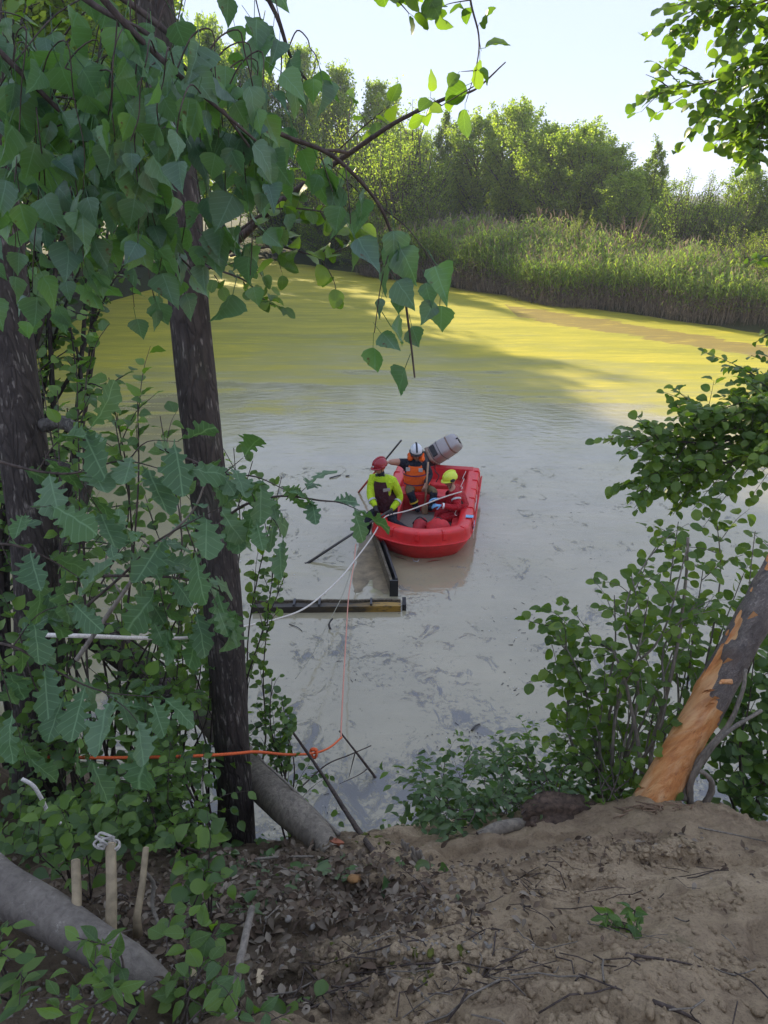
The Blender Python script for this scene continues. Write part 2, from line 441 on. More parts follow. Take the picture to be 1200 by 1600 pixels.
LT = {k: leaf_template(k) for k in ('poplar', 'alder', 'ash', 'hazel', 'oak', 'tiny')}
PET = dict(poplar=.55, oak=.08, hazel=.14, alder=.25, ash=.08, tiny=0)
LEAFMESH = {}
def leaf_mesh(kind, mat):
    """three slightly different shared meshes of one kind"""
    key = (kind, mat.name)
    if key not in LEAFMESH:
        out = []
        for j in range(7):
            v, f = LT[kind]; v = v.copy(); rr = random.Random(j + 7)
            bend = rr.uniform(-.35, .6); tw = rr.uniform(-.8, .8); wd = rr.uniform(.82, 1.08); cup = rr.uniform(-.3, .5)
            for i in range(len(v)):
                s = v[i, 1]; x = v[i, 0]; v[i, 0] *= wd; v[i, 2] += cup * abs(x) * (s > 0)
                v[i, 2] -= bend * max(s, 0) ** 2; v[i, 2] += tw * x * max(s, 0)
                v[i, 0] += .07 * math.sin(s * 3 + j * 2.1); v[i, 2] += .025 * math.sin(s * 17 + x * 9 + j)
            me = bpy.data.meshes.new(kind + '_leaf'); me.from_pydata(v.tolist(), [], f); me.materials.append(mat); me.shade_smooth()
            out.append(me)
        LEAFMESH[key] = out
    return LEAFMESH[key]
def merged_leaves(kind, mats, parent, name, mat):
    """mats: (n,4,4) array -> one mesh"""
    v, f = LT[kind]; 
    if kind != 'tiny':
        pass
    A = np.asarray(mats); n = len(A)
    V = np.einsum('nij,kj->nki', A[:, :3, :3], v) + A[:, None, :3, 3]
    flat = np.concatenate([np.array(x) for x in f]); tot = np.array([len(x) for x in f])
    F = (flat[None] + (np.arange(n) * len(v))[:, None]).ravel(); T = np.tile(tot, n)
    me = np_mesh(name, V.reshape(-1, 3), F, T)
    o = link(name, me, parent, [mat]); tag(o, kind='stuff'); return o
def frame(pos, ydir, zdir, s):
    y = Vector(ydir).normalized(); z = Vector(zdir); z = (z - y * z.dot(y))
    if z.length < 1e-4: z = y.orthogonal()
    z.normalize(); x = y.cross(z)
    m = Matrix(((x.x * s, y.x * s, z.x * s, pos[0]), (x.y * s, y.y * s, z.y * s, pos[1]), (x.z * s, y.z * s, z.z * s, pos[2]), (0, 0, 0, 1)))
    return m
def place_leaves(items, kind, mat, parent, limit=260, stuffname='foliage'):
    """items: matrices. The nearest ones become single leaf parts, the rest one stuff part"""
    c = Vector((0, 0, CH))
    def key(mt):
        p = mt.translation
        return -(mt.col[1].xyz.length / (p - c).length)
    items = sorted(items, key=key)
    ms = leaf_mesh(kind, mat)
    pinv = parent.matrix_world.inverted() if False else None
    base = Vector(parent.location)
    for i, mt in enumerate(items[:limit]):
        o = bpy.data.objects.new('leaf', ms[i % 7]); COL.objects.link(o); o.parent = parent
        m2 = mt.copy(); m2.translation = mt.translation - base; o.matrix_local = m2
    rest = items[limit:]
    if rest:
        arr = np.array([[list(r) for r in m_] for m_ in rest]); arr[:, :3, 3] -= np.array(base)[None]
        merged_leaves(kind, arr, parent, stuffname, mat)
def local(pts, parent): b = Vector(parent.location); return [Vector(p) - b for p in pts]

# leaf materials ---------------------------------------------------
M['poplar_leaf'] = leafmat('poplar leaf', [(.085, .165, .095), (.10, .195, .09), (.13, .26, .08), (.085, .165, .12)], .36, rough=.42, spec=.6, vein=True, island=False, blotch=(.10, .07, .03))
M['oak_leaf'] = leafmat('oak leaf', [(.075, .145, .07), (.09, .175, .065), (.12, .20, .11)], .28, rough=.5, spec=.35, vein=True, island=False)
M['alder_leaf'] = leafmat('alder leaf', [(.085, .155, .03), (.13, .21, .035), (.19, .275, .04), (.095, .165, .035)], .5, rough=.4, spec=.5, vein=True)
M['hazel_leaf'] = leafmat('hazel leaf', [(.09, .165, .035), (.125, .215, .04), (.17, .28, .05), (.085, .155, .055)], .48, rough=.45, vein=True)
M['under_leaf'] = leafmat('undergrowth leaf', [(.065, .13, .034), (.105, .185, .04), (.16, .265, .05), (.065, .12, .042)], .42, rough=.5)
M['cut_leaf'] = leafmat('wilting cut leaf', [(.065, .13, .04), (.095, .175, .05), (.16, .22, .11), (.075, .13, .05)], .38, rough=.5)
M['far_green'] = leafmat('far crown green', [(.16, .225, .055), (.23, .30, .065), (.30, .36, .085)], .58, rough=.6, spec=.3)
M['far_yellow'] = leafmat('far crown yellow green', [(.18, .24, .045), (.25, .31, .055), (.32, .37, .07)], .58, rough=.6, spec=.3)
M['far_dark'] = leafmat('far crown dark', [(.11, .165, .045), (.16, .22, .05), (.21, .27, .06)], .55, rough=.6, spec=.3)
M['far_bark'] = barkmat('far bark', (.07, .055, .045), (.16, .13, .11))
M['bark'] = barkmat('furrowed dark bark', (.030, .024, .022), (.085, .070, .060), lichen=(.15, .13, .11))
M['twig'] = barkmat('twig bark', (.045, .035, .03), (.13, .10, .085), furrow=.4, scale=2)
M['twig_grey'] = barkmat('pale twig bark', (.13, .115, .095), (.30, .26, .21), furrow=.4, scale=2)

# ------------------------------------------------------------------ trees of the far bank
def crown_mesh(name, H, W, base, nlimb, nleaf, size, mat, seed, shape='oval', up=.6):
    """leafy limbs: each climbs outwards from the trunk and carries its leaves towards the tip"""
    r = np.random.default_rng(seed); L = []
    for i in range(nlimb):
        q = (i + r.random()) / nlimb
        if shape == 'dome':
            a = r.random() * 6.28; el = math.asin(r.random() ** .8 * .98); R_ = .75 + .3 * r.random() + .12 * math.sin(3 * a + seed)
            p0 = np.array([0, 0, base + .05 * H]); p1 = np.array([math.cos(a) * math.cos(el) * W * R_, math.sin(a) * math.cos(el) * W * R_, base + (H - base) * math.sin(el) * (R_ if R_ < 1 else 1)])
            if el < .35 and r.random() < .7: p1[2] += H * .15 * r.random()
        else:
            h0 = base + (H * .93 - base) * q; a = i * 2.4 + r.random()
            w = (math.sin(math.pi * min(1, q * .8 + .2)) ** .8 if shape == 'oval' else (1 - q) ** .75) * W * (.55 + .6 * r.random()) + .12
            p0 = np.array([0, 0, h0]); p1 = np.array([math.cos(a) * w, math.sin(a) * w, min(H, h0 + w * up + H * .04)])
        L.append((p0, p1))
    if shape != 'dome': L.append((np.array([0, 0, H * .8]), np.array([.05, 0, H])))
    tw = []
    for p0, p1 in L:
        ln_ = np.linalg.norm(p1 - p0); tw.append((p0, p1, ln_))
        for k in range(3):
            t0 = .35 + .5 * r.random(); b0 = p0 + (p1 - p0) * t0
            d = (p1 - p0) / ln_ + r.normal(size=3) * .55 + np.array([0, 0, .45]); d /= np.linalg.norm(d)
            l2 = ln_ * (.28 + .25 * r.random()); tw.append((b0 - d * l2 * .3, b0 + d * l2, l2))
    wgt = np.array([x[2] for x in tw]); wgt = wgt / wgt.sum(); n = nleaf
    ci = r.choice(len(tw), n, p=wgt); A0 = np.array([x[0] for x in tw])[ci]; A1 = np.array([x[1] for x in tw])[ci]; LN = np.array([x[2] for x in tw])[ci]
    t = .18 + .82 * r.random(n) ** .75; rad = (np.minimum(LN, 2.2) * .20 * (1.15 - t) + .09)
    off = r.normal(size=(n, 3)) * rad[:, None] * .8
    P = A0 + (A1 - A0) * t[:, None] + off; P[:, 2] += .12 * np.sin(t * 3)
    s = size * (.6 + .8 * r.random(n))
    y = r.normal(size=(n, 3)); y[:, 2] -= .3; y /= np.linalg.norm(y, axis=1)[:, None]
    z = r.normal(size=(n, 3)) + np.array([0, 0, .4]); x = np.cross(y, z); x /= np.linalg.norm(x, axis=1)[:, None] + 1e-9; z = np.cross(x, y)
    A = np.zeros((n, 4, 4)); A[:, :3, 0] = x * s[:, None]; A[:, :3, 1] = y * s[:, None]; A[:, :3, 2] = z * s[:, None]
    v = np.array([(-.3, .1, .0), (.3, .1, 0), (.34, .6, 0), (0, 1, 0), (-.34, .6, 0)]); v[:, 1] -= .5
    V = np.einsum('nij,kj->nki', A[:, :3, :3], v) + P[:, None]
    F = (np.arange(5)[None] + (np.arange(n) * 5)[:, None]).ravel()
    me = np_mesh(name, V.reshape(-1, 3), F, np.full(n, 5)); me.materials.append(mat)
    return me, tw
def trunk_mesh(H, W, tw, seed, r0, base):
    rr = random.Random(seed); mb = MB()
    pts = [Vector((rr.uniform(-.05, .05), rr.uniform(-.05, .05), H * .97 * k / 6 - .3)) for k in range(7)]
    mb.tube(pts, [r0 * (1 - .88 * k / 6) for k in range(7)], 7)
    for p0, p1, l in tw:
        if l < .7: continue
        p0, p1 = Vector(p0), Vector(p1); mb.tube([p0, p0.lerp(p1, .5) + Vector((0, 0, -.03)), p1], [min(r0 * .4, l * .02), l * .012, .008], 4, cap=False)
    return mb
PROTO = {}
def far_tree(kind, x, y, top, label, group, seed, width=None, base_z=None, near=False):
    z0 = gz(x, y) if base_z is None else base_z
    H = top - z0
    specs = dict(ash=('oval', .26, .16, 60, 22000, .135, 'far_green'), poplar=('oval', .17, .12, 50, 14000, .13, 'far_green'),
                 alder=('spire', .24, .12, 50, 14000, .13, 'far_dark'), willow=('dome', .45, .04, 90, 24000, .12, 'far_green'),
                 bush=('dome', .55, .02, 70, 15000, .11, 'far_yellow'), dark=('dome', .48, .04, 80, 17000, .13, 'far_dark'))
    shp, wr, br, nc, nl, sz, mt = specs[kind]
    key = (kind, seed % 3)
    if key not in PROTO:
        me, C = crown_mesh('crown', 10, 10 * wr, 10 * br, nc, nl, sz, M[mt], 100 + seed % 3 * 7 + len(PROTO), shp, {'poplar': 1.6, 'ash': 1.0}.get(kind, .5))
        tm = trunk_mesh(10, 10 * wr, C, seed, .14, 10 * br)
        t0 = bpy.data.meshes.new('trunk'); t0.from_pydata(tm.v, [], tm.f); t0.materials.append(M['far_bark']); t0.shade_smooth()
        PROTO[key] = (me, t0)
    me, t0 = PROTO[key]
    e = empty(kind_names[kind], (x, y, z0), label, 'tree' if kind != 'bush' else 'bush', group, (0, 0, (seed * 2.4) % 6.28))
    k = H / 10; kw = k if width is None else width / (10 * wr)
    e.scale = (kw, kw, k)
    a = bpy.data.objects.new('trunk', t0); COL.objects.link(a); a.parent = e
    b_ = bpy.data.objects.new('crown', me); COL.objects.link(b_); b_.parent = e
    return e
kind_names = dict(ash='ash_tree', poplar='poplar_tree', alder='alder_tree', willow='willow_tree', bush='bush', dark='shade_tree')
def on_bank(u, off):
    """point inland of the far bank seen in column u"""
    a = (u - 600) / FPX / (cp + sp * .33)
    # x = a*y ; (x-Ax)*bn.x+(y-Ay)*bn.y = off
    y = (off + BANK_A.x * bn.x + BANK_A.y * bn.y) / (a * bn.x + bn.y)
    return a * y, y
def top_at(v, y):
    d = ray(600, v); return CH + d.z / d.y * y
def ln(u):                                    # where along the row, in words
    return u
# kind, column, offset inland, top row, width, label
FT = [
 ('poplar', 352, 9, 48, 3.4, 'feathery tree rising furthest left beside the dark near trunk'),
 ('ash', 395, 7, 92, 4.2, 'tall airy tree just right of the dark near trunk, thin crown'),
 ('alder', 440, 6, 128, 3.0, 'pointed dark tree between two airy crowns, upper left of the far bank'),
 ('poplar', 482, 8, 92, 2.6, 'slim feathery tree with the tallest spiky top of the left group'),
 ('bush', 470, 3, 195, 4.2, 'bright yellow green rounded tree behind the hanging twigs'),
 ('poplar', 536, 8, 122, 2.4, 'slender wispy tree top standing alone over the yellow bushes'),
 ('bush', 548, 3.2, 178, 4.0, 'bright rounded tree with sunlit side, right of the first yellow one'),
 ('poplar', 590, 9, 145, 2.6, 'narrow wispy tree at the notch of the skyline'),
 ('willow', 625, 3.0, 188, 4.6, 'big round bluish green willow hanging over the water edge'),
 ('alder', 690, 8, 188, 2.6, 'dark pointed tree behind the right shoulder of the round willow'),
 ('ash', 738, 9, 198, 3.0, 'tall loose tree with thin trunks just right of the willow'),
 ('ash', 792, 9, 182, 3.0, 'tallest of the loose trees above the reeds, open top'),
 ('ash', 845, 8, 214, 2.8, 'loose green tree with visible leaning trunk above the reeds'),
 ('ash', 893, 8, 212, 2.7, 'upright airy tree in the middle of the row above the reeds'),
 ('poplar', 938, 8.5, 245, 2.1, 'short airy tree on the slope of the skyline'),
 ('alder', 1002, 10, 236, 2.0, 'dark star topped tree standing above its neighbours on the right'),
 ('poplar', 968, 7, 285, 1.9, 'small dense tree left of the dead reddish shrub'),
 ('dark', 1062, 6, 276, 2.5, 'broad dense rounded tree on the right above the reeds'),
 ('dark', 1118, 7, 290, 2.2, 'second dense rounded tree right of the broad one'),
 ('poplar', 1150, 9, 280, 1.7, 'small pointed tree near the right skyline'),
 ('alder', 1188, 9, 283, 1.8, 'dark pointed tree at the right edge of the photo'),
 ('bush', 1150, 3.5, 352, 2.0, 'low light green bush behind the reeds at the far right'),
 ('bush', 1195, 3.0, 350, 1.8, 'low leafy bush cut by the right edge of the photo'),
 ('bush', 905, 2.6, 338, 1.3, 'small bright yellow green bush poking above the reeds'),
 ('dark', 440, 1.6, 300, 4.2, 'dark bush over the water, left end of the far bank'),
 ('dark', 520, 1.4, 315, 3.0, 'dark low bush over the water below the yellow trees'),
 ('dark', 660, 2.8, 300, 2.6, 'dark bush at the left end of the reed bed'),
 ('dark', 590, .9, 330, 2.6, 'dark low willow bush touching the duckweed'),
]
for i, (k, u, off, vt, w, lab) in enumerate(FT):
    x, y = on_bank(u, off)
    far_tree(k, x, y, top_at(vt - (14 if k in ('ash', 'poplar', 'alder') else 2), y), lab, 'trees along the far bank', i, w * (.76 if k in ('ash', 'poplar', 'alder') else .95))
# second, darker row closing the gaps behind
back = [(330, 40), (420, 150), (500, 165), (570, 200), (640, 190), (700, 215), (765, 225), (820, 235), (870, 240), (920, 262), (975, 275), (1030, 290), (1090, 300), (1140, 302), (1190, 300), (1240, 300)]
for i, (u, vt) in enumerate(back):
    x, y = on_bank(u, 14); far_tree('dark' if i % 2 else 'ash', x, y, top_at(vt + 12 + 14 * math.sin(i * 2.3), y), 'tree of the dense second row behind the far bank trees', 'trees of the second row on the far bank', i, 2.9)
# the tall wood on the left that shades the near half of the pond (hidden by the near branches)
WOOD = [(-14.5, 70, 17.0), (-24, 63, 22.5), (-29, 58, 23.0), (-22, 73, 18.5), (-29, 66, 24),
        (-17, 55, 17.0), (-16, 50, 18.5), (-15.8, 45.5, 18.5), (-16, 41, 18), (-15.6, 37.5, 17.0), (-15.8, 33.5, 16.8), (-15.6, 30, 17.2), (-15.5, 26.5, 17.6), (-15.6, 22.5, 16), (-15.5, 18, 16),
        (-20, 52, 19.5), (-20, 44, 19.5), (-20, 36, 17), (-20, 28, 16)]
for i, (x, y, h) in enumerate(WOOD):
    far_tree('ash' if i % 3 else 'alder', x, y, h, 'tall tree in the wood on the left shore behind the hanging leaves', 'tall wood left of the pond', i, 5.2)

# ------------------------------------------------------------------ reed bed
M['reed_green'] = leafmat('reed blade green', [(.18, .27, .07), (.25, .34, .085), (.33, .39, .10)], .5, rough=.6, spec=.3)
M['reed_dry'] = leafmat('reed stalk dry', [(.18, .14, .115), (.26, .21, .17), (.34, .28, .21)], .2, rough=.8, spec=.2, tcol=(1.2, 1.1, .8))
def reed_template(seed, dry=False):
    r = random.Random(seed); v = []; f = []; m = []
    def quadstrip(pts, w, side, mi):
        b0 = len(v)
        for i, p in enumerate(pts):
            k = i / (len(pts) - 1); ww = w * (1 - k) ** .6 if i else w * .5
            v.append(tuple(Vector(p) - side * ww)); v.append(tuple(Vector(p) + side * ww))
        for i in range(len(pts) - 1):
            a = b0 + 2 * i; f.append([a, a + 1, a + 3, a + 2]); m.append(mi)
    lean = Vector((r.uniform(-.12, .12), r.uniform(-.12, .12), 0))
    st = [lean * (k / 4) ** 1.5 + Vector((0, 0, k / 4 * .92)) for k in range(5)]
    a0 = r.uniform(0, 3)
    quadstrip(st, .006, Vector((math.cos(a0), math.sin(a0), 0)), 1)
    n = 9 if not dry else 3
    for j in range(n):
        h = .28 + .66 * j / n + r.uniform(-.03, .03) if not dry else r.uniform(.2, .7)
        an = r.uniform(0, 6.28); d = Vector((math.cos(an), math.sin(an), 0)); L = r.uniform(.13, .22) * (1.1 if h < .7 else .8)
        b0 = lean * h ** 1.5 + Vector((0, 0, h * .95))
        quadstrip([b0, b0 + d * L * .45 + Vector((0, 0, L * .42)), b0 + d * L * .95 + Vector((0, 0, L * .2 if not dry else -L * .5))],
                  .014, Vector((-d.y, d.x, 0)), 1 if (h < .48 and r.random() < .75) or dry else 0)
    if not dry and seed % 2:
        b0 = lean + Vector((0, 0, .9)); quadstrip([b0, b0 + Vector((.01, 0, .05)), b0 + Vector((.04, .01, .1))], .012, Vector((1, 0, 0)), 1)
    return np.array(v), f, m
def build_reeds():
    T = [reed_template(s) for s in range(6)] + [reed_template(s, True) for s in range(20, 22)]
    Vs, Fs, Ts, Ms = [], [], [], []; base = 0
    S_L = (BANK_B - BANK_A).length
    for ti, (v, f, m) in enumerate(T):
        n = 1500 if ti < 6 else 1700
        s = rng.uniform(15, S_L + 4, n); off = rng.uniform(0, 1, n) ** 1.3 * 4.6 - .1
        if ti >= 6: off = rng.uniform(-.35, 1.2, n)
        wob = .5 * np.sin(s * .35) + .3 * np.sin(s * .9 + 1)
        x = BANK_A.x + bd.x * s + bn.x * (off + wob); y = BANK_A.y + bd.y * s + bn.y * (off + wob)
        z = height(x, y) - .05
        tall = np.interp(s, [15, 22, 34, 42, 47], [3.3, 3.2, 2.6, 2.1, 1.4]) * (1 + .38 * fbm(s, off, .45, 3)) * rng.uniform(.72, 1.08, n)
        if ti >= 6: tall *= .5
        an = rng.uniform(0, 6.28, n); c, s_ = np.cos(an), np.sin(an)
        tl = rng.normal(0, .05 if ti < 6 else .28, (n, 2))
        vx = (v[None, :, 0] * c[:, None] - v[None, :, 1] * s_[:, None] + v[None, :, 2] * tl[:, :1]) * tall[:, None] + x[:, None]
        vy = (v[None, :, 0] * s_[:, None] + v[None, :, 1] * c[:, None] + v[None, :, 2] * tl[:, 1:]) * tall[:, None] + y[:, None]
        vz = v[None, :, 2] * tall[:, None] + z[:, None]
        Vs.append(np.stack([vx, vy, vz], -1).reshape(-1, 3))
        flat = np.concatenate([np.array(q_) for q_ in f]); 
        Fs.append((flat[None] + (np.arange(n) * len(v))[:, None]).ravel() + base); base += n * len(v)
        Ts.append(np.full(n * len(f), 4)); Ms.append(np.tile(np.array(m), n))
    me = np_mesh('reeds', np.concatenate(Vs), np.concatenate(Fs), np.concatenate(Ts), np.concatenate(Ms))
    o = link('reeds', me, None, [M['reed_green'], M['reed_dry']])
    tag(o, 'tall green reed bed with dry purplish stalks along the far bank', 'reeds', kind='stuff')
build_reeds()
# dead shrub and fallen dry reed fans
def dead_shrub():
    x, y = on_bank(978, 4.0); e = empty('dead_shrub', (x, y, gz(x, y)), 'bare reddish dead shrub standing above the reeds', 'shrub')
    mb = MB(); r = random.Random(5)
    for k in range(46):
        a = r.uniform(0, 6.28); s = r.uniform(.2, 1.1); H = r.uniform(2.2, 3.6)
        mb.tube([(0, 0, 0), (math.cos(a) * s * .35, math.sin(a) * s * .35, H * .5), (math.cos(a) * s, math.sin(a) * s, H)], [.03, .018, .006], 4, cap=False)
    mb.build('branches', plain('dead reddish wood', (.20, .12, .10), .9), e)
dead_shrub()

# ------------------------------------------------------------------ summer haze over the pond
m, t, b, o = nt('haze'); t.nodes.remove(b); pv = t.nodes.new('ShaderNodeVolumePrincipled'); pv.inputs['Density'].default_value = .0008
pv.inputs['Color'].default_value = (.80, .88, 1, 1); pv.inputs['Anisotropy'].default_value = .15; t.links.new(pv.outputs[0], o.inputs['Volume'])
mb = MB(); mb.box((0, 219, 11), (860, 570, 28)); hz = mb.build('haze', m, smooth=False); tag(hz, kind='stuff')
# ================================================================== NEAR TREES, BRANCHES AND SHRUBS
def rv(r, s=1.0): return Vector((r.gauss(0, 1), r.gauss(0, 1), r.gauss(0, 1))) * s
camv = Vector((0, 0, CH))
def trunk(name, pts, rad, label, cat, mat, n=20, seed=0, group=None, part='trunk', detail=8, amp=.05):
    """bark surface with furrows as real relief"""
    P = spline(pts, detail); base = Vector(pts[0]); k = len(P); r_ = np.interp(np.linspace(0, 1, k), np.linspace(0, 1, len(rad)), rad)
    e = empty(name, base, label, cat, group)
    vs, fs = [], []; ref = Vector((0, 1, 0)); L = 0
    for i, p in enumerate(P):
        t = (P[min(i + 1, k - 1)] - P[max(i - 1, 0)]).normalized(); sx = t.cross(ref).normalized(); up = sx.cross(t).normalized(); ref = up
        if i: L += (P[i] - P[i - 1]).length
        for j in range(n):
            an = 2 * math.pi * j / n
            f = float(fbm(np.array([j * .9 + seed * 11]), np.array([L * 2.2]), 1.0, 3)[0]) * amp * 1.2 + float(vnoise(np.array([math.cos(an) * 2 + seed]), np.array([L * 1.3 + math.sin(an)]), 1.0)[0]) * .14
            vs.append(p + (sx * math.cos(an) + up * math.sin(an)) * r_[i] * (1 + f) - base)
    for i in range(k - 1):
        for j in range(n):
            a = i * n + j; b = i * n + (j + 1) % n; fs.append([a, b, b + n, a + n])
    fs.append([(k - 1) * n + j for j in range(n)])
    mb = MB(); mb.add(vs, fs); mb.build(part, mat, e)
    return e, P
def bark_mat(name, dark, mid, streak):
    m, t, b, o = nt(name)
    v = coord(t, (1, 1, .22)); n1 = noise(t, v, 26, 7, .7, .8)
    vo = t.nodes.new('ShaderNodeTexVoronoi'); vo.feature = 'DISTANCE_TO_EDGE'; vo.inputs['Scale'].default_value = 30
    t.links.new(mix(t, .12, v, noise(t, v, 9, 3, out=1)), vo.inputs['Vector'])
    cr = ramp(t, vo.outputs[0], [(0, .25), (.2, 1)])
    c = ramp(t, n1, [(.3, dark), (.7, mid)]); c = mix(t, cr, mix(t, .5, c, tuple(x * .5 for x in dark)), c)
    v2 = coord(t, (1, 1, .16)); n3 = noise(t, v2, 60, 2, .5); n4 = noise(t, coord(t), 14, 3)
    c = mix(t, mathn(t, 'MULTIPLY', ramp(t, n3, [(.58, 0), (.64, .8)]), ramp(t, n4, [(.45, 0), (.6, 1)])), c, streak)
    c = mix(t, ramp(t, noise(t, coord(t), 3.5, 4), [(.55, 0), (.75, .35)]), c, (.06, .075, .04))
    t.links.new(c, b.inputs['Base Color']); b.inputs['Roughness'].default_value = .85; b.inputs['Specular IOR Level'].default_value = .3
    bump(t, b, mathn(t, 'ADD', mathn(t, 'MULTIPLY', cr, .7), mathn(t, 'MULTIPLY', n1, .5)), .9, .012); return m
M['bark2'] = bark_mat('furrowed dark bark with pale streaks', (.032, .026, .023), (.085, .068, .058), (.24, .21, .18))
M['bark_grey'] = bark_mat('smooth grey bark', (.075, .068, .06), (.15, .135, .115), (.2, .18, .15))

# --- central dark trunk
tr1, P1 = trunk('alder_tree', [at_y(372, 1345, 3.25), at_y(362, 1150, 3.3), at_y(345, 900, 3.35), at_y(318, 700, 3.4), at_y(297, 500, 3.45), at_y(282, 320, 3.5), at_y(255, 100, 3.6), at_y(232, -120, 3.7), at_y(215, -700, 3.9)],
    [.112, .102, .100, .096, .090, .086, .08, .075, .05], 'tall dark furrowed trunk standing in front of the pond, left of the boat', 'tree', M['bark2'], 26, 1)
# --- left edge trunk
tr2, P2 = trunk('oak_tree', [at_y(60, 1330, 3.2), at_y(62, 1100, 3.3), at_y(58, 900, 3.35), at_y(38, 720, 3.4), at_y(18, 560, 3.5), at_y(0, 380, 3.6), at_y(-25, 100, 3.7), at_y(-60, -500, 3.9)],
    [.165, .13, .112, .112, .105, .10, .09, .07], 'thick dark trunk at the left edge behind the oak leaves', 'tree', M['bark2'], 26, 4)
def limb(parent, pts, rad, mat, name='branch', n=7, seed=0):
    mb = MB(); P = spline(local(pts, parent), 5); rr = np.interp(np.linspace(0, 1, len(P)), np.linspace(0, 1, len(rad)), rad)
    mb.tube(P, list(rr), n, rough=.08, seed=seed); return mb.build(name, mat, parent)
# crooked limbs on the left trunk
limb(tr2, [at_y(68, 665, 3.4), at_y(100, 660, 3.35), at_y(130, 685, 3.3), at_y(145, 720, 3.3), at_y(128, 790, 3.3), at_y(100, 850, 3.35), at_y(88, 885, 3.4)], [.035, .033, .03, .028, .026, .024, .02], M['bark_grey'], seed=1)
limb(tr2, [at_y(85, 800, 3.3), at_y(98, 770, 3.25), at_y(105, 735, 3.3), at_y(70, 720, 3.4)], [.03, .035, .03, .02], M['bark2'], seed=2)
# limb on the central trunk towards the right (seen through leaves)
limb(tr1, [at_y(322, 415, 3.45), at_y(360, 385, 3.4), at_y(420, 330, 3.3), at_y(480, 285, 3.2), at_y(545, 240, 3.1), at_y(620, 190, 3.0), at_y(700, 152, 2.9), at_y(742, 140, 2.9), at_y(790, 97, 2.9)], [.024, .020, .016, .013, .010, .008, .006, .004, .002], M['twig'], seed=3)
limb(tr1, [at_y(545, 240, 3.1), at_y(520, 235, 3.0), at_y(470, 235, 3.0)], [.008, .006, .003], M['twig'], seed=4)

def twig_line(mb, pts, r0, r1, n=5, parent=None, det=5):
    P = spline(local(pts, parent) if parent else pts, det); k = len(P)
    mb.tube(P, [r0 + (r1 - r0) * i / (k - 1) for i in range(k)], n, cap=False)
    base = Vector(parent.location) if parent else Vector()
    return [p + base for p in P]
def walk(P, step, jitter, r):
    """positions + tangents at spacing along a polyline"""
    out = []; acc = r.uniform(0, step)
    for a, b in zip(P, P[1:]):
        L = (b - a).length; t = (b - a) / max(L, 1e-6)
        while acc < L: out.append((a + t * acc, t)); acc += step * r.uniform(1 - jitter, 1 + jitter)
        acc -= L
    return out
def hang_leaf(p, kind, s, r, face=.55, down=1.0, dirv=None, spread=.5):
    """leaf hangs from twig point p; blade turned mostly towards open light"""
    d = Vector((r.gauss(0, spread), r.gauss(0, spread), -down)) + (dirv or Vector())
    d.normalize(); tocam = (camv - p).normalized()
    n = tocam * face + Vector((r.gauss(0, .45), r.gauss(0, .45), .25 + r.gauss(0, .3)))
    s = s * r.uniform(.55, 1.15); q = p + d * PET[kind] * s
    return frame(q, d, n, s)
def out_leaf(p, t, kind, s, r, side, up=.2, droop=.25, spr=.35):
    """leaf growing out from a twig, alternate sides, blade faces the sky"""
    h = t.cross(Vector((0, 0, 1)))
    if h.length < .1: h = Vector((r.gauss(0, 1), r.gauss(0, 1), 0))
    h.normalize(); d = h * side + t * r.uniform(.3, .9) + Vector((0, 0, up - droop)) + rv(r, spr)
    d.normalize(); n = Vector((0, 0, 1)) + rv(r, .42) + (camv - p).normalized() * .35
    s = s * r.uniform(.65, 1.12); q = p + d * PET[kind] * s
    return frame(q, d, n, s)

# --- poplar branches hanging into the top left corner, within arm's length
def poplar_branch(label, main, twigs, seed, dep=1.5, step=.034, leaf=.070, extra=0):
    r = random.Random(seed); pts = [at_y(u, v, d) for u, v, d in main]
    e = empty('poplar_branch', pts[0], label, 'branch', 'poplar branches hanging into the picture from above')
    mb = MB(); P = twig_line(mb, pts, .0065, .002, 6, e); items = []
    for (p, t) in walk(P[len(P) // 6:], step * 2.0, .4, r): items.append(hang_leaf(p, 'poplar', leaf, r))
    for tw in twigs:
        q = [at_y(u, v, d) for u, v, d in tw]; near_ = min(P, key=lambda p: (p - q[0]).length); q = ([near_, near_.lerp(q[0], .5) + Vector((0, 0, .02))] if (near_ - q[0]).length > .02 else []) + q; Q = twig_line(mb, q, .0013, .0009, 4, e, 4)
        for (p, t) in walk(Q, step, .4, r): items.append(hang_leaf(p + rv(r, .008), 'poplar', leaf, r))
        items.append(hang_leaf(Q[-1], 'poplar', leaf * .8, r, spread=.2))
    mb.build('twig', M['twig'], e)
    place_leaves(items, 'poplar', M['poplar_leaf'], e, 290)
    return e
rp = random.Random(3)
def drop(u, v, L, d, r, sway=30):
    """hanging side twig from (u,v) downwards for L pixels"""
    s = r.uniform(-sway, sway)
    return [(u, v, d), (u + s * .4, v + L * .35, d + r.uniform(-.04, .04)), (u + s * .8 + r.uniform(-8, 8), v + L * .7, d), (u + s, v + L, d + r.uniform(-.05, .05))]
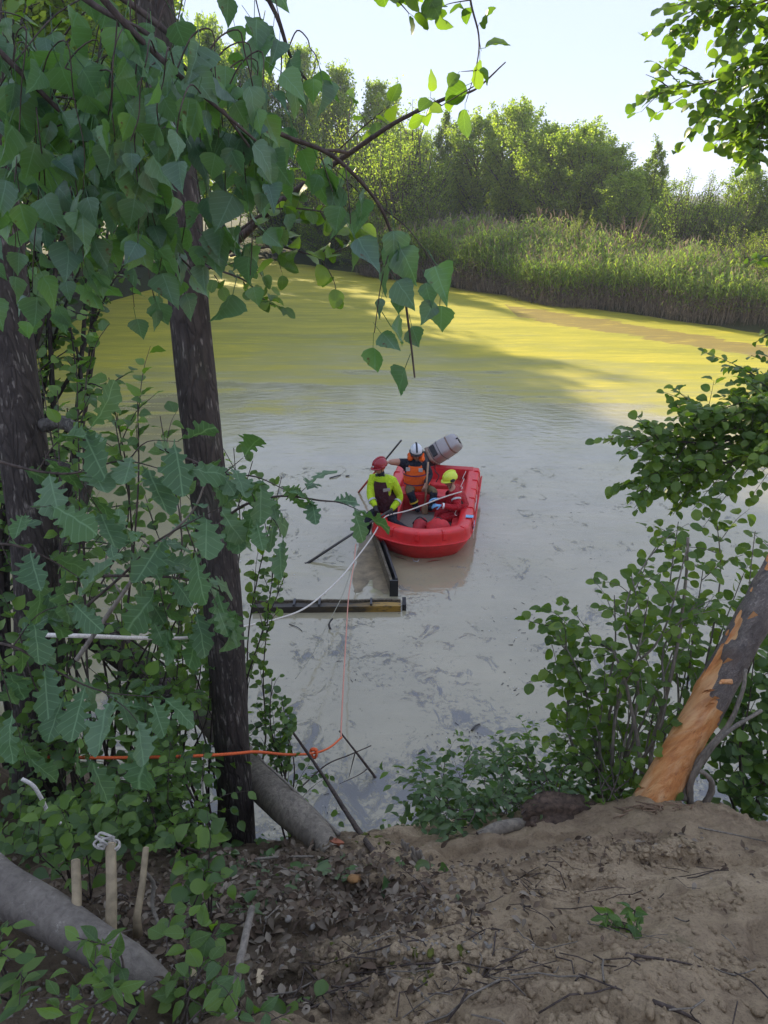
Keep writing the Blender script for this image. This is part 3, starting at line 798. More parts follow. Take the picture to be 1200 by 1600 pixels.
poplar_branch('long drooping branch crossing the dark trunk, hanging furthest right towards the pond', [(150, -30, 1.45), (230, 25, 1.45), (330, 110, 1.45), (400, 178, 1.45), (440, 210, 1.45), (510, 238, 1.46), (560, 280, 1.48), (600, 335, 1.5), (625, 420, 1.5), (640, 520, 1.5), (648, 590, 1.5)],
    [[(265, 50, 1.45), (268, 110, 1.4), (272, 180, 1.38)], [(330, 110, 1.45), (345, 170, 1.45), (352, 260, 1.42), (350, 330, 1.4)], [(380, 160, 1.45), (410, 230, 1.42), (432, 300, 1.4), (440, 340, 1.4)],
     [(430, 205, 1.45), (480, 235, 1.5), (520, 262, 1.5), (560, 300, 1.5)], [(540, 262, 1.46), (545, 310, 1.4), (548, 350, 1.4)], [(590, 320, 1.5), (640, 360, 1.5), (680, 420, 1.5), (690, 452, 1.5)], [(612, 380, 1.5), (596, 440, 1.48), (585, 520, 1.48)], [(500, 238, 1.45), (510, 270, 1.45), (520, 300, 1.45)]], 5, step=.042, leaf=.068)
tw = []
for k in range(15): tw.append(drop(rp.uniform(120, 420), rp.uniform(-10, 200), rp.uniform(120, 250), rp.uniform(1.25, 1.5), rp))
poplar_branch('dense leafy branch covering the upper part of the dark trunk', [(60, -60, 1.4), (150, 10, 1.38), (240, 60, 1.35), (330, 150, 1.35), (390, 230, 1.35)], tw, 6, step=.038, leaf=.062)
tw = []
for k in range(15): tw.append(drop(rp.uniform(-30, 200), rp.uniform(-10, 260), rp.uniform(130, 260), rp.uniform(1.2, 1.55), rp))
poplar_branch('leafy branch filling the upper left corner', [(-120, -60, 1.3), (-40, 40, 1.3), (60, 140, 1.32), (150, 230, 1.35), (210, 300, 1.35)], tw, 7, step=.042, leaf=.066)
tw = []
for k in range(11): tw.append(drop(rp.uniform(-20, 300), rp.uniform(250, 330), rp.uniform(110, 200), rp.uniform(1.4, 1.7), rp))
poplar_branch('lower drooping branch reaching the water line left of the dark trunk', [(-100, 180, 1.5), (0, 240, 1.5), (110, 300, 1.52), (220, 350, 1.55), (300, 420, 1.55)], tw, 8, step=.042, leaf=.062)
tw = []
for k in range(7): tw.append(drop(rp.uniform(130, 400), rp.uniform(20, 200), rp.uniform(90, 200), rp.uniform(1.05, 1.3), rp))
poplar_branch('nearest leafy twigs of all, hanging right in front of the dark trunk', [(100, -80, 1.2), (180, 20, 1.2), (260, 100, 1.2), (330, 160, 1.2), (400, 220, 1.22)], tw, 12, step=.045, leaf=.058)
tw = [drop(365, -40, 60, 1.5, rp), drop(395, -20, 90, 1.5, rp), drop(425, -30, 130, 1.5, rp), drop(440, 80, 90, 1.5, rp), drop(480, 60, 40, 1.5, rp)]
poplar_branch('sparse twig tip hanging from the top edge against the sky', [(300, -120, 1.5), (380, -60, 1.5), (430, 20, 1.5), (455, 90, 1.5), (490, 140, 1.5)], tw, 9, step=.055)

# --- round leaved sprigs in the upper middle against the sky
def sprig(name, label, main, sides, kind, mat, seed, leaf, step, group=None, r0=.006, cat='branch', limit=280, up=.2, wood='twig', droop=.35):
    r = random.Random(seed); pts = [at_y(u, v, d) for u, v, d in main]
    e = empty(name, pts[0], label, cat, group); mb = MB(); P = twig_line(mb, pts, r0, r0 * .25, 6, e); items = []; sd_ = 1
    lines = [P[len(P) // 4:]]
    for tw in sides:
        q = [at_y(u, v, d) for u, v, d in tw]; lines.append(twig_line(mb, q, r0 * .45, r0 * .15, 4, e, 4))
    for Q in lines:
        for (p, t) in walk(Q, step, .35, r): sd_ = -sd_; items.append(out_leaf(p, t, kind, leaf, r, sd_, up, droop))
        items.append(out_leaf(Q[-1], (Q[-1] - Q[-2]).normalized(), kind, leaf, r, 0))
    mb.build('twig', M[wood], e); place_leaves(items, kind, M[mat], e, limit); return e
sprig('alder_branch', 'thin branch hanging from the top edge in front of the sky', [(728, -80, 2.4), (735, 0, 2.4), (748, 55, 2.4), (745, 100, 2.4), (728, 160, 2.45)],
    [[(735, 0, 2.4), (705, 5, 2.4), (685, 12, 2.4)], [(748, 60, 2.4), (752, 80, 2.4)], [(745, 110, 2.4), (720, 112, 2.4)], [(740, 135, 2.4), (690, 165, 2.4), (665, 182, 2.4)], [(690, 165, 2.4), (672, 152, 2.4)]], 'alder', 'alder_leaf', 21, .068, .05, 'alder sprigs against the sky', .004)
sprig('alder_branch', 'bunch of round leaves touching the top edge in the middle', [(560, -80, 2.4), (590, -30, 2.4), (625, 5, 2.4), (640, 22, 2.4)], [[(600, -20, 2.4), (640, -5, 2.4)], [(620, -40, 2.4), (665, -10, 2.4), (682, 12, 2.4)]], 'alder', 'alder_leaf', 22, .065, .034, 'alder sprigs against the sky', .004)
sprig('alder_branch', 'sprig of round leaves at the left trunk tip, over the yellow trees', [(500, 262, 3.1), (560, 205, 3.1), (590, 180, 3.1), (608, 165, 3.1)], [[(575, 195, 3.1), (560, 170, 3.1)], [(590, 180, 3.1), (585, 205, 3.1)]], 'alder', 'alder_leaf', 23, .075, .05, 'alder sprigs against the sky', .004)

# --- alder twigs around the central trunk over the duckweed
sprig('alder_branch', 'branch with round leaves right of the trunk, hanging over the duckweed', [(318, 415, 3.4), (350, 425, 3.3), (385, 440, 3.3), (415, 470, 3.3), (440, 480, 3.3)],
    [[(340, 420, 3.3), (370, 410, 3.3), (400, 420, 3.3), (420, 450, 3.3)], [(380, 440, 3.3), (395, 462, 3.3), (420, 470, 3.3)], [(335, 430, 3.3), (345, 445, 3.3)]], 'alder', 'alder_leaf', 24, .062, .028, 'alder twigs by the dark trunk', .006)
bl = [((350, 380), (420, 330), (500, 330), (560, 350), 'leafy side branch below the hanging poplar twigs, right of the trunk'), ((360, 400), (430, 385), (500, 400), (545, 385), 'lowest leafy side branch over the far shore line')]
for i, (a_, b_, c_, d_, lab) in enumerate(bl):
    sprig('alder_branch', lab, [(*a_, 3.3), (*b_, 3.2), (*c_, 3.1), (*d_, 3.1)], [[(*b_, 3.2), (b_[0] + 30, b_[1] - 50, 3.1), (b_[0] + 40, b_[1] - 80, 3.1)], [(*c_, 3.1), (c_[0] + 20, c_[1] + 35, 3.1), (c_[0] + 25, c_[1] + 55, 3.1)], [(*b_, 3.2), (b_[0] + 10, b_[1] + 40, 3.1)], [(*c_, 3.1), (c_[0] + 30, c_[1] - 40, 3.1)]], 'alder', 'alder_leaf', 30 + i, .085, .05, 'alder twigs by the dark trunk', .006)

# --- oak branches at arm's length on the left
def oak(label, main, sides, seed, leaf=.115, step=.035, d0=1.5):
    return sprig('oak_branch', label, main, sides, 'oak', 'oak_leaf', seed, leaf, step, 'oak branches reaching in from the left', .004, limit=280, up=.0, droop=.55)
oak('oak branch reaching furthest right, its tip overlapping the boat bow', [(330, 830, 1.6), (380, 790, 1.6), (440, 775, 1.6), (500, 782, 1.6), (530, 785, 1.6), (556, 795, 1.6)],
    [[(400, 785, 1.6), (430, 815, 1.6), (440, 840, 1.6)], [(460, 778, 1.6), (480, 760, 1.6)], [(360, 800, 1.6), (370, 840, 1.6)]], 41, .088, .046)
oak('oak branch with large leaves hanging in front of the dark trunk', [(120, 960, 1.5), (190, 900, 1.5), (240, 850, 1.5), (290, 820, 1.5), (350, 790, 1.5)],
    [[(240, 850, 1.5), (250, 920, 1.45), (265, 980, 1.45)], [(290, 820, 1.5), (320, 900, 1.45), (345, 960, 1.45)], [(200, 890, 1.5), (230, 930, 1.5)]], 42, .11, .052)
oak('oak branch in front of the left trunk at mid height', [(-60, 700, 1.5), (30, 730, 1.5), (110, 740, 1.5), (190, 720, 1.5), (260, 735, 1.5)],
    [[(60, 735, 1.5), (90, 690, 1.5), (140, 670, 1.5)], [(120, 740, 1.5), (150, 790, 1.5), (180, 830, 1.5)], [(200, 720, 1.5), (230, 690, 1.5), (280, 690, 1.5)]], 43, .11, .055)
oak('oak branch with big drooping leaves low at the left edge', [(-60, 1000, 1.35), (20, 1010, 1.35), (90, 1050, 1.35), (160, 1080, 1.35), (250, 1090, 1.35)],
    [[(20, 1010, 1.35), (60, 960, 1.35), (120, 940, 1.35)], [(90, 1050, 1.35), (110, 1110, 1.35), (140, 1180, 1.35)], [(160, 1080, 1.35), (200, 1110, 1.3), (230, 1150, 1.3)], [(0, 1040, 1.3), (20, 1110, 1.3), (40, 1180, 1.3)]], 44, .12, .052)
oak('oak branch at the left edge between the two lower ones', [(-60, 860, 1.4), (10, 850, 1.4), (70, 870, 1.4), (120, 900, 1.4)],
    [[(10, 850, 1.4), (40, 800, 1.4), (80, 790, 1.4)], [(50, 865, 1.4), (70, 930, 1.4), (60, 980, 1.4)]], 45, .105, .055)
sprig('oak_branch', 'bare looking oak twig crossing from the lower left up to the dark trunk', [(120, 1030, 2.2), (190, 930, 2.2), (240, 860, 2.2), (300, 800, 2.2), (325, 740, 2.2)], [[(190, 930, 2.2), (165, 880, 2.2), (180, 840, 2.2)], [(240, 860, 2.2), (205, 830, 2.2)]], 'oak', 'oak_leaf', 46, .09, .11, 'oak branches reaching in from the left', .010, wood='twig_grey')

# --- shrubs growing on the bank
def shrub(name, label, base, tips, kind, mat, seed, leaf, step, stem=.010, side=5, slen=.35, group=None, wood='twig', cat='shrub', limit=280, droop=.2, spread=.6):
    """base: world point; tips: world points. Stems arch to the tips and carry leafy side twigs"""
    r = random.Random(seed); e = empty(name, base, label, cat, group); items = []; mb = MB(); sd_ = 1
    for tip in tips:
        tip = Vector(tip); b = Vector(base) + Vector((r.uniform(-.05, .05), r.uniform(-.05, .05), 0)); L = (tip - b).length
        m1 = b.lerp(tip, .35) + rv(r, .04 * L) + Vector((0, 0, .08 * L)); m2 = b.lerp(tip, .7) + rv(r, .04 * L) + Vector((0, 0, .05 * L))
        P = twig_line(mb, [b, m1, m2, tip], stem, stem * .25, 5, e, 5); lines = [P[len(P) * 2 // 3:]]
        for k in range(side):
            i = int(len(P) * (.25 + .7 * (k + r.random()) / side)); i = min(i, len(P) - 2); p = P[i]; t = (P[i + 1] - P[i]).normalized()
            d = (t * .7 + rv(r, spread) + Vector((0, 0, .15))).normalized(); l = slen * r.uniform(.5, 1.2)
            q = [p, p + d * l * .5 + Vector((0, 0, .02)), p + d * l + Vector((0, 0, -.10 * l))]; lines.append(twig_line(mb, q, stem * .3, stem * .12, 4, e, 3))
        for Q in lines:
            for (p, t) in walk(Q, step, .35, r): sd_ = -sd_; items.append(out_leaf(p, t, kind, leaf, r, sd_, .2, droop))
    mb.build('stem', M[wood], e); place_leaves(items, kind, M[mat], e, limit); return e
def W(u, v, y): return at_y(u, v, y)
# right hand alder shrub beside the stripped trunk
shrub('alder_shrub', 'bushy alder with round leaves standing just left of the stripped orange trunk', Vector((1.36, 3.3, gz(1.36, 3.3))) , [W(870, 985, 3.6), W(845, 975, 3.9), W(905, 1060, 3.6), W(960, 930, 3.7), W(985, 890, 3.6), W(1040, 830, 3.8), W(1075, 850, 3.5), W(1010, 960, 3.4), W(1090, 940, 3.6), W(930, 1130, 3.4), W(1000, 1060, 3.5), W(1050, 1020, 3.7)],
    'alder', 'alder_leaf', 51, .070, .043, .012, 5, .32, 'alder shrubs around the stripped trunk', 'twig_grey')
shrub('alder_shrub', 'alder shrub behind the stripped trunk, its top spreading over the water', Vector((1.9, 3.7, gz(1.9, 3.7))), [W(1060, 815, 4.4), W(1120, 810, 4.2), W(1180, 830, 4.2), W(1100, 880, 4.0), W(1160, 900, 4.2), W(1230, 870, 4.2), W(1010, 880, 4.2), W(1190, 960, 4.0), W(1080, 980, 4.2), W(1000, 1000, 4.1), W(1030, 1120, 4.0)],
    'alder', 'alder_leaf', 52, .074, .042, .011, 5, .34, 'alder shrubs around the stripped trunk', 'twig_grey')
shrub('alder_shrub', 'dark leafed shrub in the right corner, right of the stripped trunk', Vector((2.2, 3.2, gz(2.2, 3.2))), [W(1180, 1010, 3.5), W(1150, 1090, 3.5), W(1210, 1100, 3.4), W(1130, 1160, 3.5), W(1190, 1180, 3.3), W(1220, 1000, 3.6), W(1160, 1220, 3.2)],
    'alder', 'under_leaf', 53, .075, .034, .010, 7, .32, 'alder shrubs around the stripped trunk')
# lit alder branches entering from the right
def spray(label, main, seed, nside, size, leaf=.066, dep=4.0, group='sunlit alder branches entering from the right', step=.034, mat='alder_leaf', r0=.011, limit=290):
    r = random.Random(seed); pts = [at_y(u, v, d) for u, v, d in main]; e = empty('alder_branch', pts[0], label, 'branch', group); mb = MB()
    P = twig_line(mb, pts, r0, r0 * .2, 6, e); items = []; lines = [P[len(P) // 2:]]
    for k in range(nside):
        i = min(len(P) - 2, int(len(P) * (.12 + .85 * (k + r.random()) / nside))); p = P[i]; t = (P[i + 1] - P[i]).normalized()
        side = Vector((0, 0, 1)).cross(t).normalized() * (1 if k % 2 else -1)
        d = (t * .6 + side * r.uniform(.1, .7) + Vector((0, 0, r.uniform(-.75, .65)))).normalized(); l = size * r.uniform(.4, 1.1) * (1.1 - .6 * i / len(P))
        q = [p, p + d * l * .5, p + d * l + Vector((0, 0, -.08 * l))]; Q = twig_line(mb, q, r0 * .35, r0 * .12, 4, e, 3); lines.append(Q)
        if l > .3:
            d2 = (d + rv(r, .5)).normalized(); lines.append(twig_line(mb, [Q[2], Q[2] + d2 * l * .3, Q[2] + d2 * l * .55], r0 * .2, r0 * .1, 4, e, 3))
    s_ = 1
    for Q in lines:
        for (p, t) in walk(Q, step, .35, r): s_ = -s_; items.append(out_leaf(p, t, 'alder', leaf, r, s_))
    mb.build('twig', M['twig'], e); place_leaves(items, 'alder', M[mat], e, limit)
spray('sunlit leafy branch over the water at the right edge, above the stripped trunk', [(1330, 640, 4.3), (1230, 660, 4.3), (1130, 690, 4.4), (1060, 690, 4.4), (985, 685, 4.4)], 61, 36, .66, step=.030)
spray('second sunlit branch just above it with upturned twigs', [(1320, 560, 4.5), (1230, 600, 4.5), (1150, 640, 4.5), (1080, 645, 4.5)], 62, 28, .6, step=.032)
spray('leafy branch high in the top right corner against the sky', [(1340, -60, 5.0), (1260, 20, 5.0), (1190, 80, 5.0), (1120, 125, 5.0), (1025, 138, 5.0)], 63, 20, .6, .075, step=.042, group='alder branches in the top right corner')
spray('upper leafy branch cut by the top right corner', [(1330, -100, 5.0), (1240, -20, 5.0), (1160, 10, 5.0), (1090, 5, 5.0)], 64, 24, .65, .075, step=.038, group='alder branches in the top right corner')
spray('leafy branch down the right edge below the corner one', [(1320, 60, 5.0), (1250, 110, 5.0), (1200, 160, 5.0), (1165, 200, 5.0)], 65, 22, .6, .075, step=.038, group='alder branches in the top right corner')
spray('small sprig at the right edge level with the reeds', [(1290, 390, 4.5), (1230, 400, 4.5), (1185, 400, 4.5)], 66, 6, .25, .05)
spray('small sprig at the right edge level with the far waterline', [(1290, 520, 4.5), (1240, 525, 4.5), (1195, 520, 4.5)], 67, 5, .2, .05)

# left undergrowth: mid shrubs between the trunks and in front of the water
LS = [('hazel', 'hazel_leaf', (-1.75, 3.2), [(120, 570, 3.2), (170, 590, 3.2), (215, 620, 3.1), (250, 650, 3.1), (90, 610, 3.2), (180, 660, 3.1), (140, 530, 3.4)], .075, .048, 'hazel shrub whose top crosses the duckweed left of the dark trunk'),
      ('alder', 'under_leaf', (-1.5, 3.5), [(150, 750, 3.6), (230, 790, 3.7), (300, 830, 3.8), (190, 850, 3.6), (260, 900, 3.6), (120, 820, 3.5), (310, 760, 3.8)], .075, .05, 'round leaved shrub between the two trunks at mid height'),
      ('alder', 'alder_leaf', (-1.25, 3.7), [(440, 745, 3.9), (395, 720, 3.8), (365, 700, 3.9)], .065, .06, 'light green sprigs right of the dark trunk, left of the boat'),
      ('alder', 'alder_leaf', (-1.15, 3.6), [(445, 900, 3.8), (430, 870, 3.8), (420, 950, 3.7)], .05, .04, 'small sprigs right of the trunk above the floating beam'),
      ('hazel', 'hazel_leaf', (-1.35, 3.2), [(180, 1000, 3.1), (240, 1040, 3.2), (290, 1080, 3.2), (200, 1100, 3.1), (330, 1040, 3.3), (150, 1060, 3.1), (280, 1000, 3.3), (240, 1130, 3.0)], .08, .05, 'fresh green hazel filling the gap between the trunks'),
      ('hazel', 'under_leaf', (-1.25, 3.0), [(230, 1160, 2.9), (280, 1180, 2.9), (180, 1200, 2.8), (270, 1230, 2.8), (150, 1250, 2.8)], .078, .05, 'dark undergrowth shrub above the leaf litter'),
      ('alder', 'under_leaf', (-1.9, 3.8), [(60, 560, 4.2), (20, 620, 4.2), (110, 700, 4.2), (10, 480, 4.2), (-30, 700, 4.2), (60, 780, 4.2)], .06, .045, 'shrub behind the thick left trunk'),
      ('hazel', 'under_leaf', (-1.75, 3.0), [(20, 950, 3.0), (60, 1010, 3.0), (110, 970, 3.1), (-20, 1040, 3.0), (100, 1080, 2.9), (130, 1150, 2.8), (30, 1150, 2.8)], .085, .052, 'leafy shrub at the foot of the thick left trunk'),
      ('alder', 'alder_leaf', (-1.2, 3.9), [(210, 930, 4.0), (280, 880, 4.1), (330, 900, 4.1), (250, 960, 4.0), (310, 960, 4.0), (160, 900, 4.0), (320, 840, 4.1)], .065, .042, 'pale shrub behind the trunks by the water'),
      ('alder', 'under_leaf', (-.62, 3.6), [(425, 1060, 3.7), (440, 1090, 3.7), (410, 1120, 3.7), (445, 1130, 3.7), (405, 1160, 3.6)], .05, .034, 'small drooping sapling right of the dark trunk by the water'),
      ('hazel', 'hazel_leaf', (-1.0, 2.7), [(200, 1210, 2.6), (260, 1250, 2.6), (290, 1190, 2.7), (320, 1240, 2.65), (230, 1290, 2.5)], .055, .045, 'low bright sapling in front of the dark trunk'),
]
for i, (k, mt, (x, y), tips, lf, st, lab) in enumerate(LS):
    shrub(k + '_shrub', lab, Vector((x, y, gz(x, y))), [W(*t) for t in tips], k, mt, 70 + i, lf, st * 1.1, .009, 5, .34, 'shrubs among the trunks on the left')
# dense dark foliage mass behind the left leaves (alder crown beyond)
LB = [((-3.2, 4.8), [(-40, 100, 6.0), (60, 60, 6.2), (40, 200, 6.0), (130, 160, 6.2), (-60, 300, 6.0), (20, 330, 6.0), (100, 280, 6.2), (180, 240, 6.4), (150, 350, 6.2), (200, 120, 6.6), (70, 420, 6.0), (160, 20, 6.6)], 'leafy alder behind the hanging poplar leaves, upper left'),
      ((-3.6, 4.4), [(-80, 0, 5.6), (-40, 200, 5.6), (-60, 420, 5.6), (20, 30, 5.8), (40, 380, 5.6), (-20, 520, 5.4), (60, 130, 5.9), (110, 60, 6)], 'dense alder at the left edge behind the thick trunk')]
for i, ((x, y), tips, lab) in enumerate(LB):
    shrub('alder_tree', lab, Vector((x, y, gz(x, y))), [W(*t) for t in tips], 'alder', 'under_leaf', 90 + i, .085, .06, .03, 12, .75, 'alders on the left bank', cat='tree', wood='bark')

oak('oak spray just right of the dark trunk at the height of the boat', [(250, 700, 1.55), (300, 720, 1.55), (350, 740, 1.55), (400, 745, 1.55), (445, 765, 1.55)],
    [[(300, 720, 1.55), (330, 760, 1.5), (345, 800, 1.5)], [(380, 742, 1.55), (400, 790, 1.52), (395, 830, 1.52)], [(350, 740, 1.55), (380, 715, 1.55)]], 47, .095, .050)
oak('oak spray low in front of the dark trunk', [(140, 900, 1.5), (220, 900, 1.5), (290, 905, 1.5), (345, 925, 1.5), (365, 960, 1.5)],
    [[(220, 900, 1.5), (235, 950, 1.5), (240, 985, 1.5)], [(290, 905, 1.5), (300, 950, 1.5), (320, 975, 1.5)]], 48, .105, .055)

spray('dense sunlit branch between the two, reaching down to the alder shrub', [(1340, 700, 4.2), (1240, 710, 4.2), (1150, 720, 4.25), (1080, 735, 4.3), (1020, 740, 4.3)], 68, 34, .6, step=.032)
spray('short sunlit branch at the right edge above the water, top of the group', [(1340, 600, 4.4), (1250, 620, 4.4), (1190, 630, 4.4)], 69, 22, .6, step=.032)
sprig('alder_branch', 'long thin leafy shoot reaching furthest left from the alder shrub', [(1010, 1080, 3.5), (960, 1020, 3.6), (900, 990, 3.7), (825, 970, 3.8)], [[(960, 1020, 3.6), (920, 1030, 3.6), (865, 1040, 3.7)], [(900, 990, 3.7), (870, 960, 3.8), (850, 955, 3.8)], [(930, 1005, 3.6), (900, 960, 3.7), (880, 940, 3.7)], [(920, 1030, 3.6), (905, 1065, 3.6), (875, 1075, 3.6)]], 'alder', 'alder_leaf', 27, .075, .032, 'alder shrubs around the stripped trunk', .007)
# ================================================================== BOAT
M['hull_red'] = plain('moulded red plastic hull', (.62, .018, .022), .36, .5, var=.12, scale=9, dirt=.3)
M['deck_red'] = plain('worn red deck plastic', (.55, .03, .035), .55, .4, var=.15, scale=14, dirt=.35)
M['black'] = plain('black rubber', (.018, .018, .02), .55, .4)
M['grey_plastic'] = plain('grey outboard paint', (.36, .34, .34), .4, .5, var=.06)
M['grey_dark'] = plain('dark grey plastic', (.05, .05, .055), .5, .5)
M['band_beige'] = plain('beige brown plastic band', (.26, .19, .15), .5)
M['metal'] = plain('dull metal', (.35, .35, .36), .4, metal=.8)
M['white'] = plain('white plastic', (.72, .72, .72), .45, var=.05)
M['blue_tape'] = plain('light blue tape', (.18, .40, .62), .5)
M['rope_white'] = plain('white rope', (.62, .58, .52), .85, var=.25, scale=120)
M['rope_orange'] = plain('orange rope', (.75, .13, .035), .8, var=.2, scale=120)
M['rope_pink'] = plain('faded pink rope', (.60, .27, .20), .85, var=.25, scale=120)

BOW = at_z(650, 866, .0); BOW.z = 0
BOAT_ANG = math.atan2(12.75 - 9.9, 1.04 - .53) - math.pi / 2      # heading of the stern seen from the bow
BL, BW = 3.15, 1.60                                               # length, beam
boat = empty('rescue_boat', (.47, 9.62, 0), 'red plastic rescue boat with squared bow and three men aboard', 'boat', rot=(0, 0, BOAT_ANG))
# boat space: x across (right positive as seen from the bank), y towards the stern, z up; origin at the bow tip
def outline(t):
    """gunwale centre line, t 0 = left stern end, 1 = right stern end"""
    half = BW / 2 - .15
    pts = [(-half, BL + .02), (-half, BL * .8), (-half, BL * .5), (-half, 1.0), (-half * .99, .72), (-half * .90, .50), (-half * .45, .30), (0, .22), (half * .45, .30), (half * .90, .50), (half * .99, .72), (half, 1.0), (half, BL * .5), (half, BL * .8), (half, BL + .02)]
    return pts
def rim_z(y): return .47 + .07 * max(0, (1.0 - y)) ** 1.2 + .05 * max(0, (y - 2.3))
def hull():
    mb = MB(); P = [Vector((x, y, rim_z(y) - .15)) for x, y in outline(0)]
    P = spline(P, 4); n = len(P)
    # cross section of the hollow rotomoulded side: outer wall with a ledge, rounded top, inner wall
    sec = [(-.02, -.34), (.07, -.20), (.128, -.066), (.146, -.056), (.146, -.036), (.132, -.026), (.122, .08), (.112, .138), (.088, .152), (-.05, .152), (-.085, .142), (-.10, .11), (-.115, -.24)]
    rings = []
    for i, p in enumerate(P):
        t = (P[min(i + 1, n - 1)] - P[max(i - 1, 0)]); t.z = 0; t.normalize(); out = Vector((t.y, -t.x, 0)) * -1
        if out.dot(Vector((p.x, p.y - 1.5, 0))) < 0: out = -out
        ring = []
        for (o, z) in sec:
            zz = p.z + z
            if z < -.3: zz = -.10; o = -.10 - .10 * max(0, 1 - p.y)
            ring.append(p + out * o + Vector((0, 0, zz - p.z)))
        rings.append(ring)
    vs = [q for r_ in rings for q in r_]; m = len(sec); fs = []
    for i in range(n - 1):
        for k in range(m - 1): a = i * m + k; fs.append([a, a + m, a + m + 1, a + 1])
    mb.add(vs, fs)
    for e_, i in ((0, 0), (1, n - 1)):
        r_ = rings[i]; c = sum(r_, Vector()) / m + Vector((0, .0, 0)); b0 = [tuple(q) for q in r_] + [tuple(c + Vector((0, .05, 0)))]
        mb.add(b0, [[k, k + 1, m] if e_ else [k + 1, k, m] for k in range(m - 1)])
    # bottom: two shallow sponsons meeting in the middle
    bot = []; ys = [.10, .4, 1.0, 2.0, BL]
    for y in ys:
        w = {.10: .30, .4: .46}.get(y, .56)
        for x, z in ((-w, -.06), (-w * .5, -.12), (0, -.14), (w * .5, -.12), (w, -.06)): bot.append((x, y + (.12 if y < .2 and x else 0), z + (.12 if y < .2 else 0)))
    mb.add(bot, [[i * 5 + k, i * 5 + k + 1, i * 5 + k + 6, i * 5 + k + 5] for i in range(4) for k in range(4)])
    o = mb.build('hull', M['hull_red'], boat, clean=True)
    md = o.modifiers.new('s', 'SUBSURF'); md.levels = md.render_levels = 1
    return o
hull()
mb = MB()                                                         # cockpit floor
fl = [(x * .80, y + (.12 if y < .6 else 0), .14) for x, y in outline(0)]
mb.add(fl, [list(range(len(fl)))])
mb.build('deck', plain('grey muddy deck', (.17, .15, .13), .7, dirt=.5), boat, smooth=False)
# stern deck and transom in red
mb = MB(); mb.box((0, BL - .10, .30), (1.30, .16, .42), mi=0); mb.box((0, BL - .32, .26), (1.28, .26, .06)); mb.build('transom', M['deck_red'], boat, smooth=False)
mb = MB(); mb.box((0, 1.95, .29), (1.20, .34, .30), taper=.96); mb.build('bench', M['deck_red'], boat, smooth=False)
mb = MB()
for s in (-1, 1): mb.box((s * (BW / 2 - .30), 1.75, .24), (.10, 2.3, .2))
mb.build('inner_side', M['deck_red'], boat, smooth=False)
# moulded ribs over the gunwale on both sides and lugs across the bow
def rib(x, y, ang):
    mb = MB(); c, s = math.cos(ang), math.sin(ang); z = rim_z(y) - .15
    sec = [(.02, .150), (.06, .153), (.100, .150), (.125, .120), (.140, .03)]
    vs = []
    for w in (-.024, .024):
        for o, h in sec: vs.append(Vector((x + c * o - s * w, y + s * o + c * w, z + h + .012)))
        for o, h in sec[::-1]: vs.append(Vector((x + c * (o - .02) - s * w, y + s * (o - .02) + c * w, z + h - .03)))
    n = 10; fs = [[k, (k + 1) % n, (k + 1) % n + n, k + n] for k in range(n)] + [list(range(n))[::-1], [k + n for k in range(n)]]
    mb.add(vs, fs); o = mb.build('rib', M['hull_red'], boat, smooth=False)
    bv = o.modifiers.new('b', 'BEVEL'); bv.width = .006; bv.segments = 2
half = BW / 2 - .15
for y in (.95, 1.35, 1.75, 2.15, 2.55, 2.95): rib(half, y, 0)
for y in (1.0, 1.5, 2.7): rib(-half, y, math.pi)
for x, y, a in ((-.36, .33, -math.pi * .62), (.0, .22, -math.pi / 2), (.36, .33, -math.pi * .38), (.60, .55, -math.pi * .2)): rib(x, y, a)
# rubbing strake line along the outer wall
P = []
for x, y in outline(0):
    d = Vector((x, y - 1.3 if y < 1 else 0, 0)).normalized() if y < 1 else Vector((math.copysign(1, x), 0, 0))
    P.append(Vector((x, y, rim_z(y) - .19)) + d * .158)
mb = MB(); mb.tube(spline(P, 3), .012, 6); mb.build('strake', M['hull_red'], boat)
# bow eye, small handle, registration letters as faded patches on the outer side
mb = MB(); mb.tube([Vector((-.05, .10, .10)), Vector((-.03, .05, .08)), Vector((.03, .05, .08)), Vector((.05, .10, .10))], .009, 6); mb.build('bow_eye', M['metal'], boat)
mb = MB(); mb.box((half + .158, .93, .335), (.008, .13, .13)); mb.box((half + .08, .93, .492), (.12, .10, .006)); mb.build('tape', M['blue_tape'], boat, smooth=False)
mb = MB(); mb.box((half + .164, .80, .26), (.006, .05, .22), Matrix.Rotation(.5, 3, 'X')); mb.build('tape', M['white'], boat, smooth=False)
def letters(txt, loc, rot, size, mat, parent, name='lettering', ext=.003):
    cu = bpy.data.curves.new(name, 'FONT'); cu.body = txt; cu.size = size; cu.extrude = ext; cu.align_x = 'CENTER'
    ob = bpy.data.objects.new(name, cu); COL.objects.link(ob); dg = bpy.context.evaluated_depsgraph_get()
    me = bpy.data.meshes.new_from_object(ob.evaluated_get(dg)); bpy.data.objects.remove(ob)
    o = link(name, me, parent, [mat]); o.location = loc; o.rotation_euler = rot; return o
letters('WHALY', (half + .138, 1.80, .30), (R(86), 0, R(90)), .15, M['white'], boat)
# right stern end is open like a scoop: dark red cavity
mb = MB(); mb.blob((half, BL - .02, .34), (.13, .04, .15), seg=14, rings=8); mb.build('end_cap', M['hull_red'], boat)
# life line along the right gunwale
mb = MB(); q = []
for k in range(6):
    y0 = .95 + .4 * k; q += [Vector((half - .13, y0, .48)), Vector((half - .17, y0 + .2, .42))]
mb.tube(spline(q, 4), .006, 5); mb.build('grab_line', M['rope_white'], boat)
